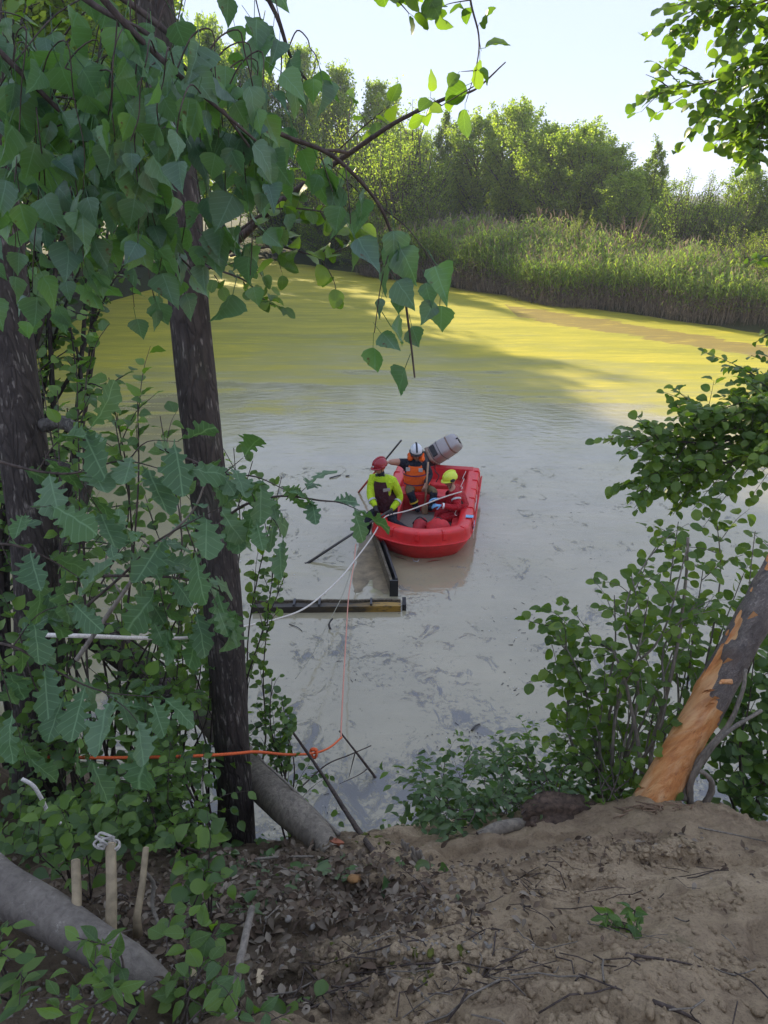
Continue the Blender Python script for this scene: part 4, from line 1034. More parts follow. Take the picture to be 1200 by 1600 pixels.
# bow ring in the middle
mb = MB(); mb.tube([Vector((.03 + .03 * math.cos(a), .45 + .03 * math.sin(a), .20)) for a in np.linspace(0, 6.28, 12)], .008, 5); mb.tube([(-.02, .45, .16), (-.02, .45, .23)], .012, 6); mb.build('mooring_cleat', M['metal'], boat)

# ------------------------------------------------------------------ outboard motor, tilted up
mot = empty('outboard_motor', (0, 0, 0), 'grey outboard motor tilted up on the boat stern', 'motor')
Bm = Matrix.Translation(boat.location) @ Matrix.Rotation(BOAT_ANG, 4, 'Z')
def bw(x, y, z): return Bm @ Vector((x, y, z))
mot.matrix_world = Bm @ Matrix.Translation((-.08, BL + .02, .62))
mot.location = bw(-.20, BL + .02, .60); mot.rotation_euler = (0, 0, BOAT_ANG)
tilt = Matrix.Rotation(R(-20), 3, 'Z') @ Matrix.Rotation(R(-30), 3, 'X') @ Matrix.Rotation(R(48), 3, 'Y')
def cowl(c, sx, sy, sz, name, mat, tp=.86):
    mb = MB(); vs = []; n = 20; L = [(-.5, .93), (-.47, 1), (0, 1.0), (.30, tp + .06), (.43, tp - .02), (.5, tp - .16)]
    for h, k in L:
        for j in range(n):
            a = 2 * math.pi * j / n; cx = math.copysign(abs(math.cos(a)) ** .4, math.cos(a)); cy = math.copysign(abs(math.sin(a)) ** .4, math.sin(a))
            vs.append(tilt @ (Vector(c) + Vector((cx * sx / 2 * k, cy * sy / 2 * k, h * sz))))
    fs = [[i * n + j, i * n + (j + 1) % n, (i + 1) * n + (j + 1) % n, (i + 1) * n + j] for i in range(len(L) - 1) for j in range(n)]
    fs += [list(range(n))[::-1], [(len(L) - 1) * n + j for j in range(n)]]
    mb.add(vs, fs); return mb.build(name, mat, mot)
cowl((0, 0, .40), .32, .40, .54, 'cowling', M['grey_plastic'])
cowl((0, 0, .095), .34, .42, .07, 'lower_band', M['band_beige'], .95)
cowl((0, 0, .0), .28, .38, .14, 'lower_cowl', M['grey_dark'])
cowl((0, 0, .30), .326, .406, .012, 'seam', M['grey_dark'], 1.0)
cowl((0, 0, .50), .31, .385, .035, 'stripe', M['band_beige'], 1.0)
mb = MB(); mb.box(tilt @ Vector((0, -.203, .20)), (.22, .02, .10), tilt); mb.build('vent_grille', M['black'], mot, smooth=False)
mb = MB()
for k in range(5): mb.box(tilt @ Vector((0, -.216, .16 + .02 * k)), (.20, .01, .008), tilt)
tag(mb.build('slat', M['grey_dark'], mot, smooth=False), kind='stuff')
mb = MB(); mb.box(tilt @ Vector((.02, .0, .672)), (.10, .10, .015), tilt); mb.tube([tilt @ Vector((.0, -.12, .66)), tilt @ Vector((.02, -.16, .70))], .014, 6); mb.build('latch', M['black'], mot)
mb = MB(); mb.tube([tilt @ Vector((0, .02, .0)), tilt @ Vector((0, .08, -.5)), tilt @ Vector((0, .1, -.85))], [.07, .055, .045], 10); mb.box(tilt @ Vector((0, .12, -.62)), (.20, .3, .02), tilt); mb.blob(tilt @ Vector((0, .12, -.88)), (.05, .16, .05), tilt); mb.build('leg', M['grey_dark'], mot)
mb = MB()
for a in (0, 120, 240):
    rot = tilt @ Matrix.Rotation(R(a), 3, 'Y'); mb.box(tilt @ Vector((0, .30, -.88)) + rot @ Vector((0, 0, .08)), (.07, .01, .12), rot @ Matrix.Rotation(.4, 3, 'Z'))
mb.build('propeller', M['grey_dark'], mot, smooth=False)
mb = MB(); mb.box((0, .02, -.12), (.26, .14, .34)); mb.box((0, -.10, -.06), (.22, .06, .2)); mb.tube([(-.16, 0, -.02), (.16, 0, -.02)], .03, 8); mb.build('clamp_bracket', M['grey_dark'], mot)
mb = MB(); mb.tube([tilt @ Vector((-.05, -.22, .02)), tilt @ Vector((-.12, -.40, .06)), tilt @ Vector((-.13, -.62, .02))], [.022, .02, .024], 8); mb.build('tiller', M['band_beige'], mot)
# fuel tank and hose
ft = empty('fuel_tank', bw(.12, BL - .62, .14), 'red fuel tank on the deck in front of the motor', 'fuel tank', rot=(0, 0, BOAT_ANG))
mb = MB(); mb.box((0, 0, .13), (.40, .26, .26), taper=.88); o = mb.build('tank', M['deck_red'], ft, smooth=False); bv = o.modifiers.new('b', 'BEVEL'); bv.width = .03; bv.segments = 3
mb = MB(); mb.tube([(.1, 0, .26), (.1, 0, .30)], .04, 10); mb.tube(spline([(-.1, 0, .26), (-.06, .1, .34), (-.15, .3, .36), (-.18, .5, .45)], 4), .009, 6); mb.build('hose', M['black'], ft)
bg = empty('rope_bag', bw(.26, .66, .22), 'red throw bag lying in the bow right of the muddy deck', 'bag', rot=(0, 0, BOAT_ANG + .2))
mb = MB(); mb.blob((0, 0, .13), (.19, .17, .19), fn=lambda q: q * (1 + .08 * math.sin(7 * q.x + 3 * q.z))); mb.build('body', plain('red nylon', (.5, .015, .02), .6), bg)
mb = MB(); mb.tube(spline([(-.1, 0, .26), (0, .02, .33), (.1, 0, .26)], 4), .008, 5); mb.build('strap', M['black'], bg)

bg2 = empty('rope_bag', bw(-.02, .70, .22), 'dark red folded kit bag beside the throw bag in the bow', 'bag', rot=(0, 0, BOAT_ANG - .3))
mb = MB(); mb.blob((0, 0, .12), (.12, .17, .16), fn=lambda q: q * (1 + .12 * math.sin(6 * q.y + 4 * q.z))); mb.build('body', plain('dark red nylon', (.33, .012, .02), .6), bg2)
mb = MB(); mb.tube(spline([(-.1, -.08, .2), (-.02, 0, .30), (.08, .06, .22)], 4), .012, 5); mb.build('strap', M['black'], bg2)
cl = empty('coiled_line', bw(-.22, .52, .15), 'small coil of pale line lying on the muddy deck in the bow', 'rope', rot=(0, 0, BOAT_ANG))
mb = MB(); mb.tube([Vector((.07 * math.cos(a) * (1 + .1 * math.sin(a * .37)), .06 * math.sin(a), .012 * a / 6.28)) for a in np.linspace(0, 25, 60)], .007, 5); mb.build('line', M['rope_white'], cl)
# ================================================================== PEOPLE
def skin_mesh(name, nodes, edges, mats, bone_mat, sub=1, root=0):
    """nodes: (pos, radius or (rx, ry)); bone_mat: material index per edge"""
    me = bpy.data.meshes.new(name); me.from_pydata([tuple(p) for p, r_ in nodes], edges, [])
    o = bpy.data.objects.new(name, me); COL.objects.link(o)
    sk = o.modifiers.new('sk', 'SKIN'); sk.use_smooth_shade = True
    for i, (p, r_) in enumerate(nodes):
        sv = me.skin_vertices[0].data[i]; sv.radius = (r_, r_) if not hasattr(r_, '__len__') else r_; sv.use_root = (i == root)
    ss = o.modifiers.new('ss', 'SUBSURF'); ss.levels = ss.render_levels = sub
    dg = bpy.context.evaluated_depsgraph_get(); m2 = bpy.data.meshes.new_from_object(o.evaluated_get(dg)); bpy.data.objects.remove(o)
    m2.name = name
    for m_ in mats: m2.materials.append(m_)
    A = [(Vector(nodes[a][0]), Vector(nodes[b][0])) for a, b in edges]
    for f in m2.polygons:
        c = f.center; best = 1e9; bi = 0
        for k, (a, b) in enumerate(A):
            ab = b - a; t = max(0, min(1, (c - a).dot(ab) / max(ab.length_squared, 1e-9))); d = (c - a - ab * t).length
            if d < best: best = d; bi = k
        f.material_index = bone_mat[bi]; f.use_smooth = True
    return m2
def fabric(name, col, rough=.75, dirt=0.0, var=.12):
    m, t, b, o = nt(name); v = coord(t); n = noise(t, v, 16, 4, .6, 1.5); n2 = noise(t, v, 90, 2)
    c = ramp(t, n, [(.3, tuple(x * (1 - var) for x in col)), (.7, tuple(min(1, x * (1 + var)) for x in col))])
    if dirt: c = mix(t, ramp(t, noise(t, v, 7, 5, .7), [(.5, 0), (.7, dirt)]), c, (.12, .10, .08))
    t.links.new(c, b.inputs['Base Color']); b.inputs['Roughness'].default_value = rough; b.inputs['Specular IOR Level'].default_value = .3
    bump(t, b, mathn(t, 'ADD', n, mathn(t, 'MULTIPLY', n2, .1)), .9, .05); return m
M['hivis'] = fabric('hi vis yellow green cloth', (.50, .72, .02), .6)
M['navy'] = fabric('dark navy cloth', (.018, .022, .035), .7)
M['vest_dark'] = fabric('dark maroon vest cloth', (.055, .012, .018), .7)
M['vest_orange'] = fabric('orange life vest cloth', (1.0, .15, .015), .65, .1)
M['khaki'] = fabric('khaki trousers cloth', (.16, .125, .06), .8, .4)
M['drysuit'] = fabric('red drysuit cloth', (.42, .012, .022), .55)
M['skin'] = plain('skin', (.42, .22, .15), .55, var=.08, scale=8)
M['reflect'] = plain('silver reflective band', (.45, .47, .48), .35)
M['red_shell'] = plain('dark red helmet shell', (.30, .012, .022), .25, .6, var=.05)
M['white_shell'] = plain('white helmet shell', (.62, .66, .70), .25, .6, var=.04)
M['yellow_shell'] = plain('lime yellow helmet shell', (.62, .74, .06), .3, .6, var=.05)
M['glove_blue'] = plain('blue work glove', (.16, .36, .60), .6)
M['yellow_trim'] = plain('yellow trim', (.65, .5, .05), .6)
M['hair'] = plain('dark hair', (.03, .022, .018), .8)

def head(parent_mb, c, rot, mi=0):
    def fn(q):
        z = q.z; y = q.y; x = q.x
        r_ = 1.0
        if z < -.2: x *= 1 - .35 * (-z - .2); 
        if y > .3 and abs(x) < .28 and -.25 < z < .25: y += .16 * (1 - abs(x) / .28) * (1 - abs(z) / .3)     # nose
        if y > .3 and .18 < z < .42: y += .05                                                            # brow
        if y > .2 and -.75 < z < -.5 and abs(x) < .4: y += .10                                            # chin
        if y > .3 and .0 < z < .16 and .2 < abs(x) < .5: y -= .07                                         # eye sockets
        return Vector((x, y, z))
    parent_mb.blob(c, (.075, .095, .115), rot, 20, 16, mi, fn)
def face_parts(e, c, rot):
    mb = MB()
    for s in (-1, 1): mb.blob(c + rot @ Vector((s * .028, .083, .008)), (.010, .006, .006), rot, 8, 6)
    mb.build('eyes', plain('dark eye', (.03, .02, .02), .2), e)
    mb = MB(); mb.blob(c + rot @ Vector((0, .088, -.052)), (.024, .008, .006), rot, 8, 6); mb.build('mouth', plain('lips', (.28, .10, .08), .5), e)
    for s in (-1, 1):
        mb = MB(); mb.blob(c + rot @ Vector((s * .077, -.005, -.005)), (.010, .02, .03), rot, 8, 6); mb.build('ear', M['skin'], e)
def hand_mesh(pos, fdir, palm, grip=.9, s=1.0, mat=0, side=1):
    """palm, four unequal bent fingers and a thumb as one skinned surface; fdir = wrist to knuckles, palm = direction the palm faces"""
    f = Vector(fdir).normalized(); n = (Vector(palm) - f * Vector(palm).dot(f)).normalized(); w = f.cross(n) * side
    N = [(pos - f * .03, .024 * s), (pos + f * .025, (.030 * s, .018 * s)), (pos + f * .065, (.036 * s, .016 * s))]; E = [(0, 1), (1, 2)]
    for k, (off, L) in enumerate(((-.030, .072), (-.010, .082), (.011, .076), (.031, .060))):
        b = len(N); p = pos + f * .078 + w * off; N.append((p, .0100 * s)); E.append((2, b)); d = f
        for j, l in enumerate((.45, .33, .27)):
            ang = grip * (.55 + .35 * j); d = (f * math.cos(ang) + n * math.sin(ang)); p = p + d * L * l; N.append((p, (.0092 - .001 * j) * s)); E.append((b + j, b + j + 1))
    b = len(N); p = pos + f * .02 - w * .034; N.append((p, .012 * s)); E.append((1, b))
    for j in range(2): p = p + (f * .6 - w * (.5 - .4 * j) + n * .6).normalized() * .032; N.append((p, .0105 * s)); E.append((b + j, b + j + 1))
    return N, E
def add_hand(e, pos, fdir, palm, mat, grip=.9, side=1, s=1.1):
    N, E = hand_mesh(Vector(pos), fdir, palm, grip, s, 0, side)
    me = skin_mesh('hand', N, E, [mat], [0] * len(E), 1); o = bpy.data.objects.new('hand' if mat is M['skin'] else 'glove', me); COL.objects.link(o); o.parent = e; return o
def helmet(e, c, rot, mat, brim=True, kind='rescue'):
    def fn(q):
        z = max(q.z, -.25); k = 1.0 + (.05 if q.y < 0 else 0); return Vector((q.x, q.y * k, z))
    mb = MB(); mb.blob(c + rot @ Vector((0, -.005, .035)), (.108, .128, .118), rot, 24, 14, 0, fn); mb.build('helmet', mat, e)
    mb = MB(); n = 14
    if brim:
        vs = []
        for k in range(n + 1):
            a = math.pi * (k / n) ; ca, sa = math.cos(a), math.sin(a)
            for r0, z in ((1.0, .012), (1.25, -.006), (1.25, -.014), (1.0, .0)): vs.append(c + rot @ Vector((ca * .108 * min(r0, 1.08), sa * .128 * r0 - .005, z + .012)))
        fs = []
        for k in range(n):
            for j in range(4): fs.append([k * 4 + j, k * 4 + (j + 1) % 4, (k + 1) * 4 + (j + 1) % 4, (k + 1) * 4 + j])
        mb.add(vs, fs); mb.build('brim', M['black'] if kind == 'white' else mat, e)
    # crest ridge and side decor
    mb = MB(); P = [c + rot @ Vector((0, .131 * math.cos(a) - .008, .035 + .121 * math.sin(a))) for a in np.linspace(.15, 2.7, 12)]
    mb.tube(P, [.006] + [.016] * 10 + [.006], 6); mb.build('ridge', M['navy'] if kind == 'white' else mat, e)
    mb = MB()
    for s in (-1, 1): mb.blob(c + rot @ Vector((s * .108, -.0, .02)), (.012, .045, .03), rot, 10, 6)
    mb.build('side_mount', M['black'] if kind != 'rescue' else mat, e)
    mb = MB(); mb.tube([c + rot @ Vector((.09 * math.cos(a) * 1.0, .02 + .02 * math.sin(a), -.01 - .135 * math.sin(a))) for a in np.linspace(0, math.pi, 12)], .007, 5); mb.build('chin_strap', M['black'], e)

def person(label, J, mats, bm, face, headc, helmmat, helmkind, brim=True, fat=1.0):
    """J joint dict in world space"""
    o0 = J['pelvis'].copy(); e = empty('person', o0, label, 'person')
    for k in J: J[k] = Vector(J[k]) - o0
    hc = Vector(headc) - o0
    N = [(J['pelvis'], (.155 * fat, .12 * fat)), (J['pelvis'].lerp(J['chest'], .5), (.15 * fat, .115 * fat)), (J['chest'], (.175 * fat, .13 * fat)), (J['neck'], .065), (hc - (hc - J['neck']) * .35, .052),
         (J['shR'], .088), (J['elR'], .068), (J['wrR'], .046), (J['shL'], .088), (J['elL'], .068), (J['wrL'], .046),
         (J['hipR'], .105), (J['knR'], .078), (J['anR'], .055), (J['toR'], .048), (J['hipL'], .105), (J['knL'], .078), (J['anL'], .055), (J['toL'], .048)]
    E = [(0, 1), (1, 2), (2, 3), (3, 4), (2, 5), (5, 6), (6, 7), (2, 8), (8, 9), (9, 10), (0, 11), (11, 12), (12, 13), (13, 14), (0, 15), (15, 16), (16, 17), (17, 18)]
    me = skin_mesh('body', N, E, mats, bm, 2)
    rotz = math.atan2(-face[0], face[1]); rot = Matrix.Rotation(rotz, 3, 'Z') @ Matrix.Rotation(face[2], 3, 'X')
    hm = MB(); head(hm, hc, rot); bmm = bmesh.new(); bmm.from_mesh(me); vv = [bmm.verts.new(v) for v in hm.v]
    for f in hm.f:
        try: nf = bmm.faces.new([vv[i] for i in f]); nf.material_index = len(mats) - 1; nf.smooth = True
        except ValueError: pass
    bmm.to_mesh(me); bmm.free()
    b = bpy.data.objects.new('body', me); COL.objects.link(b); b.parent = e
    face_parts(e, hc, rot); helmet(e, hc, rot, helmmat, brim, helmkind)
    return e, o0, rot
def vest_shell(e, J, o0, mat, front, th=.045, h0=.05, h1=.88, mat2=None, open_front=False, name='life_vest'):
    """padded vest wrapped round the chest between pelvis and neck"""
    p0 = J['pelvis'].lerp(J['neck'], h0); p1 = J['pelvis'].lerp(J['neck'], h1); ax = (p1 - p0).normalized(); sh = (J['shL'] - J['shR']).normalized(); fr = sh.cross(ax).normalized()
    if fr.dot(Vector(front)) < 0: fr = -fr
    mb = MB(); n = 28; rings = 9; vs = []
    for i in range(rings):
        k = i / (rings - 1); c = p0.lerp(p1, k); wx = .185 + .015 * math.sin(k * 3) - (.05 * max(0, k - .75) * 4); wy = .15 + th * .6 - .05 * max(0, k - .7) * 3
        for j in range(n):
            a = 2 * math.pi * j / n; pad = th * (.85 + .25 * abs(math.sin(a * 2 + .2)) * math.sin(k * 3.1)); arm = 1.0
            if k > .55 and abs(math.cos(a)) > .72: arm = .72
            vs.append(c + sh * math.cos(a) * (wx + pad * .5) * arm + fr * math.sin(a) * (wy + pad * (.4 if math.sin(a) > 0 else .1)))
    fs = [[i * n + j, i * n + (j + 1) % n, (i + 1) * n + (j + 1) % n, (i + 1) * n + j] for i in range(rings - 1) for j in range(n)]
    fs += [list(range(n))[::-1]]
    mb.add(vs, fs); o = mb.build(name, mat, e); return o, p0, ax, sh, fr
def band(e, c, ax, r_, mat, w=.03, name='reflective_band', sx=None):
    ax = Vector(ax).normalized(); a = ax.orthogonal().normalized(); b = ax.cross(a); mb = MB(); n = 16; vs = []
    for h in (-w / 2, w / 2):
        for j in range(n): t = 2 * math.pi * j / n; vs.append(c + ax * h + (a * math.cos(t) + b * math.sin(t)) * r_)
    mb.add(vs, [[j, (j + 1) % n, (j + 1) % n + n, j + n] for j in range(n)]); mb.build(name, mat, e)

# --- man A: red helmet, hi-vis jacket, sits on the left bow with his legs over the side, looks left along the water
YA = 10.75
JA = dict(pelvis=at_y(603, 800, YA - .02), chest=at_y(598, 758, YA), neck=at_y(597, 742, YA + .02))
fwdA = Vector((-.75, -.65, 0)).normalized(); sdA = Vector((.65, -.75, 0))      # sdA: towards his left side = picture right
sdA = Vector((.80, -.30, 0)).normalized()
JA['shR'] = JA['chest'] - sdA * .185 + Vector((0, 0, .085)); JA['shL'] = JA['chest'] + sdA * .185 + Vector((0, 0, .085))
JA['elR'] = at_y(579, 778, YA - .15); JA['wrR'] = at_y(587, 792, YA - .32)
JA['elL'] = at_y(626, 778, YA - .05); JA['wrL'] = at_y(611, 797, YA - .30)
JA['hipR'] = JA['pelvis'] - sdA * .10; JA['hipL'] = JA['pelvis'] + sdA * .10
JA['knR'] = at_y(576, 806, YA - .35); JA['anR'] = at_y(574, 832, YA - .32); JA['toR'] = at_y(564, 836, YA - .42)
JA['knL'] = at_y(612, 815, YA - .36); JA['anL'] = at_y(640, 830, YA - .25); JA['toL'] = at_y(652, 834, YA - .28)
JA = {k: Vector(v) for k, v in JA.items()}
mA = [M['navy'], M['hivis'], M['skin']]
bmA = [0, 1, 1, 0, 1, 1, 1, 1, 1, 1] + [0] * 8
hA = JA['neck'] + Vector((-.04, -.04, .155))
pA, oA, rA = person('man in red helmet and yellow green jacket sitting on the left bow', JA, mA, bmA, (-.80, -.55, -.15), hA, M['red_shell'], 'rescue', fat=1.1)
vest_shell(pA, JA, oA, M['vest_dark'], fwdA, .035)
add_hand(pA, JA['wrR'], Vector((.1, -.5, -.6)), Vector((.3, .5, -.3)), M['black'], 1.3, 1)
add_hand(pA, JA['wrL'], Vector((-.5, -.5, -.5)), Vector((.2, .6, -.4)), M['black'], 1.3, -1)
for s in ('R', 'L'):
    d = JA['wr' + s] - JA['el' + s]; band(pA, JA['el' + s] + d * .35, d, .068, M['reflect'], .035)
mb = MB(); q = JA['chest'] + fwdA * .0; mb.box(JA['chest'] + Vector((.06, -.205, .0)), (.11, .02, .045), Matrix.Rotation(.3, 3, 'Z')); mb.build('chest_patch', plain('grey patch', (.30, .29, .27), .6), pA, smooth=False)
mb = MB(); mb.blob(hA - oA + rA @ Vector((.055, .06, .105)), (.03, .05, .008), rA @ Euler((-.7, .5, 0)).to_matrix(), 10, 6); mb.blob(hA - oA + rA @ Vector((0, .118, .045)), (.025, .008, .018), rA, 8, 6); mb.build('helmet_sticker', M['white'], pA)

# --- man B: white helmet, orange life vest, sits on the left side tube facing the bank
YB = 11.75
JB = dict(pelvis=at_y(652, 763, YB), chest=at_y(648, 731, YB), neck=at_y(650, 718, YB))
sdB = Vector((.97, -.20, 0)).normalized()
JB['shR'] = JB['chest'] - sdB * .18 + Vector((0, 0, .08)); JB['shL'] = JB['chest'] + sdB * .18 + Vector((0, 0, .08))
JB['elR'] = at_y(622, 722, YB - .05); JB['wrR'] = at_y(607, 722, YB - .12)
JB['elL'] = at_y(672, 742, YB - .05); JB['wrL'] = at_y(665, 757, YB - .30)
JB['hipR'] = JB['pelvis'] - sdB * .11; JB['hipL'] = JB['pelvis'] + sdB * .11
JB['knR'] = at_y(640, 768, YB - .42); JB['anR'] = at_y(650, 792, YB - .42); JB['toR'] = at_y(654, 799, YB - .52)
JB['knL'] = at_y(679, 768, YB - .38); JB['anL'] = at_y(674, 790, YB - .42); JB['toL'] = at_y(672, 797, YB - .52)
JB = {k: Vector(v) for k, v in JB.items()}
mB = [M['khaki'], M['navy'], M['skin']]
bmB = [1, 1, 1, 2, 1, 1, 2, 1, 1, 1, 0, 0, 1, 1, 0, 0, 1, 1]
hB = JB['neck'] + Vector((.0, -.03, .145))
pB, oB, rB = person('man in white helmet and orange life vest seated near the motor', JB, mB, bmB, (.05, -1, -.22), hB, M['white_shell'], 'white')
o_, p0, ax, sh, fr = vest_shell(pB, JB, oB, M['vest_orange'], (0, -1, 0), .08)
for h in (.13, .30): band(pB, p0 + ax * h * 1.0 + fr * .03, ax, .236, plain('purple strap', (.13, .03, .10), .6), .022, 'strap')
mb = MB()
for s in (-1, 1): mb.blob(JB['neck'] + sh * .10 * s + Vector((0, -.01, .03)), (.055, .10, .05), Matrix.Rotation(.4 * s, 3, 'Y'), 12, 8)
mb.blob(JB['neck'] + Vector((0, .09, .05)), (.15, .05, .08), None, 12, 8); mb.build('collar', M['vest_orange'], pB)
for s in (-1, 1):
    mb = MB(); mb.box(p0 + ax * .40 + sh * .11 * s + fr * .205, (.07, .02, .06)); mb.build('reflective_patch', M['reflect'], pB, smooth=False)
add_hand(pB, JB['wrR'], Vector((-1, -.1, .0)), Vector((0, -.7, -.4)), M['skin'], 1.2, 1)
add_hand(pB, JB['wrL'], Vector((-.2, -.5, -.6)), Vector((-.3, .4, -.5)), M['skin'], 1.2, -1)
band(pB, JB['anR'].lerp(JB['knR'], .35), JB['knR'] - JB['anR'], .078, M['yellow_trim'], .03, 'boot_trim')
# tan strap / paddle shaft standing by his left hand
st = empty('paddle', at_y(667, 760, YB - .38), 'tan wooden paddle held upright by the man in the orange vest', 'paddle')
mb = MB(); b0 = Vector(st.location); mb.tube([at_y(664, 790, YB - .45) - b0, at_y(669, 722, YB - .30) - b0], .016, 8); mb.build('shaft', plain('tan wood', (.36, .24, .15), .6), st)
mb = MB(); mb.blob(at_y(664, 797, YB - .47) - b0, (.06, .015, .12)); mb.build('blade', plain('tan wood blade', (.33, .22, .13), .6), st)

# --- man C: lime helmet, red drysuit, sits on the right side of the boat facing left
YC = 10.95
JC = dict(pelvis=at_y(722, 805, YC), chest=at_y(712, 776, YC), neck=at_y(706, 762, YC))
fC = Vector((-.95, -.15, 0)).normalized(); sdC = Vector((-.25, -.95, 0)).normalized()   # his left side faces the camera
JC['shL'] = JC['chest'] + sdC * .18 + Vector((.03, 0, .06)); JC['shR'] = JC['chest'] - sdC * .18 + Vector((0, 0, .08))
JC['elL'] = at_y(716, 794, YC - .30); JC['wrL'] = at_y(688, 790, YC - .32)
JC['elR'] = at_y(700, 782, YC + .10); JC['wrR'] = at_y(683, 780, YC - .05)
JC['hipR'] = JC['pelvis'] - sdC * .11; JC['hipL'] = JC['pelvis'] + sdC * .11
JC['knR'] = at_y(684, 800, YC + .02); JC['anR'] = at_y(682, 828, YC + .02); JC['toR'] = at_y(672, 832, YC - .02)
JC['knL'] = at_y(690, 808, YC - .30); JC['anL'] = at_y(690, 832, YC - .28); JC['toL'] = at_y(680, 836, YC - .34)
JC = {k: Vector(v) for k, v in JC.items()}
mC = [M['drysuit'], M['navy'], M['skin']]
hC = JC['neck'] + Vector((-.04, -.02, .15))
pC, oC, rC = person('man in lime yellow helmet and red drysuit handling a rope', JC, mC, [0, 0, 0, 2] + [0] * 8 + [0, 0, 0, 0, 0, 0], (-.92, -.38, -.2), hC, M['yellow_shell'], 'rescue2')
vest_shell(pC, JC, oC, M['drysuit'], fC, .03, name='buoyancy_vest')
mb = MB(); mb.tube(spline([JC['shL'] + Vector((.04, .05, .06)), JC['shL'] + Vector((.1, .02, -.1)), JC['pelvis'].lerp(JC['shL'], .4) + Vector((.12, 0, 0))], 5), .022, 6); mb.build('harness', M['black'], pC)
band(pC, JC['shL'].lerp(JC['elL'], .2), JC['elL'] - JC['shL'], .082, M['reflect'], .03)
add_hand(pC, JC['wrL'], Vector((-1, -.1, .1)), Vector((0, .3, -.8)), M['glove_blue'], 1.0, -1)
add_hand(pC, JC['wrR'], Vector((-1, -.2, .1)), Vector((0, -.3, -.8)), M['glove_blue'], 1.0, 1)
band(pC, JC['wrL'].lerp(JC['elL'], .15), JC['elL'] - JC['wrL'], .05, M['white'], .03, 'cuff')

# ================================================================== POLES, TIMBERS AND ROPES
M['pole'] = plain('dark wet pole', (.06, .055, .05), .5, var=.3)
M['wet_wood'] = barkmat('weathered wet timber', (.07, .06, .045), (.24, .20, .14), zs=1.0, furrow=.5)
def rod(name, label, cat, a, b, r0, r1, mat, part='shaft', extra=None):
    e = empty(name, a, label, cat); mb = MB(); mb.tube([Vector((0, 0, 0)), (Vector(b) - Vector(a)) * .5, Vector(b) - Vector(a)], [r0, (r0 + r1) / 2, r1], 8); mb.build(part, mat, e)
    if extra: extra(e)
    return e
a = at_y(627, 688, 11.75); b = at_z(558, 772, -.05); mid = a.lerp(b, .48)
hk = empty('boat_hook', a, 'long pole with red lower half dipping into the water behind the red helmet', 'pole')
mb = MB(); mb.tube([Vector(), mid - a], .017, 8); mb.build('upper_shaft', M['pole'], hk)
mb = MB(); mb.tube([mid - a, b - a], .020, 8); mb.build('lower_shaft', plain('red painted shaft', (.45, .06, .04), .5), hk)
a = at_y(613, 795, 10.45); b = at_z(476, 883, -.03)
pl2 = empty('pole', a, 'dark pole held by the man in the red helmet, its end resting in the water', 'pole')
mb = MB(); mb.tube([Vector(), (b - a) * .5 + Vector((0, 0, .01)), b - a], [.018, .020, .022], 8); mb.build('shaft', M['pole'], pl2)
mb = MB(); mb.box((b - a) * .97, (.08, .04, .03), Matrix.Rotation(.5, 3, 'Z')); mb.build('tip', M['pole'], pl2)
# long board standing on edge out of the water, beside the bow
fr_ = empty('timber_frame', at_z(614, 938, 0), 'dark weathered board standing on edge in the water below the bow', 'board')
o0 = Vector(fr_.location)
def plank(e, p, q, h, w, mat, name='board'):
    p = Vector(p); q = Vector(q); d = (q - p); L = d.length; d.normalize(); s = Vector((-d.y, d.x, 0)).normalized(); mb = MB(); vs = []; n = 10
    rr = random.Random(int(L * 100))
    for i in range(n + 1):
        c = p.lerp(q, i / n)
        jz = rr.uniform(-.012, .012)
        for sx, z in ((-w / 2, -.15), (w / 2, -.15), (w / 2, h + jz), (-w / 2, h + jz * .5)): vs.append(c + s * sx + Vector((0, 0, z)))
    fs = [[i * 4 + k, i * 4 + (k + 1) % 4, (i + 1) * 4 + (k + 1) % 4, (i + 1) * 4 + k] for i in range(n) for k in range(4)] + [[3, 2, 1, 0], [n * 4 + k for k in range(4)]]
    mb.add(vs, fs); return mb.build(name, mat, e, smooth=False)
A_ = at_z(582, 838, .0); B_ = at_z(612, 930, .0)
plank(fr_, A_ - o0, B_ - o0, .22, .035, M['wet_wood'])
plank(fr_, A_ + Vector((.07, .05, 0)) - o0, B_ + Vector((.07, .02, 0)) - o0, .26, .03, plain('blackened wood', (.03, .028, .03), .5))
mb = MB(); mb.box(B_ + Vector((.03, -.02, .12)) - o0, (.12, .03, .26)); mb.build('end_piece', plain('black end', (.02, .02, .022), .5), fr_, smooth=False)
# low beam with yellow paint
A_ = at_z(395, 952, .03); B_ = at_z(626, 950, .03)
bmn = empty('floating_beam', A_, 'low floating beam, dark with patches of yellow paint', 'beam'); o0 = Vector(A_)
m, t, b_, o_ = nt('dark beam with yellow paint'); v = coord(t, (1, 3, 3)); n_ = noise(t, v, 1.6, 5, .7); sx = t.nodes.new('ShaderNodeSeparateXYZ'); t.links.new(coord(t), sx.inputs[0])
fac = mathn(t, 'ADD', mathn(t, 'MULTIPLY', sx.outputs[0], .34), mathn(t, 'MULTIPLY', n_, .55))
c = ramp(t, fac, [(.55, (.035, .028, .02)), (.72, (.06, .045, .025)), (.84, (.30, .18, .03))]); c = mix(t, ramp(t, noise(t, v, 9, 4), [(.5, 0), (.65, .9)]), c, (.03, .026, .02))
t.links.new(c, b_.inputs['Base Color']); b_.inputs['Roughness'].default_value = .5; M['beam'] = m
plank(bmn, Vector(), B_ - o0, .06, .10, M['beam'], 'beam')
plank(bmn, Vector((0, .10, 0)), B_ - o0 + Vector((0, .10, 0)), .08, .03, M['wet_wood'], 'edge_board')
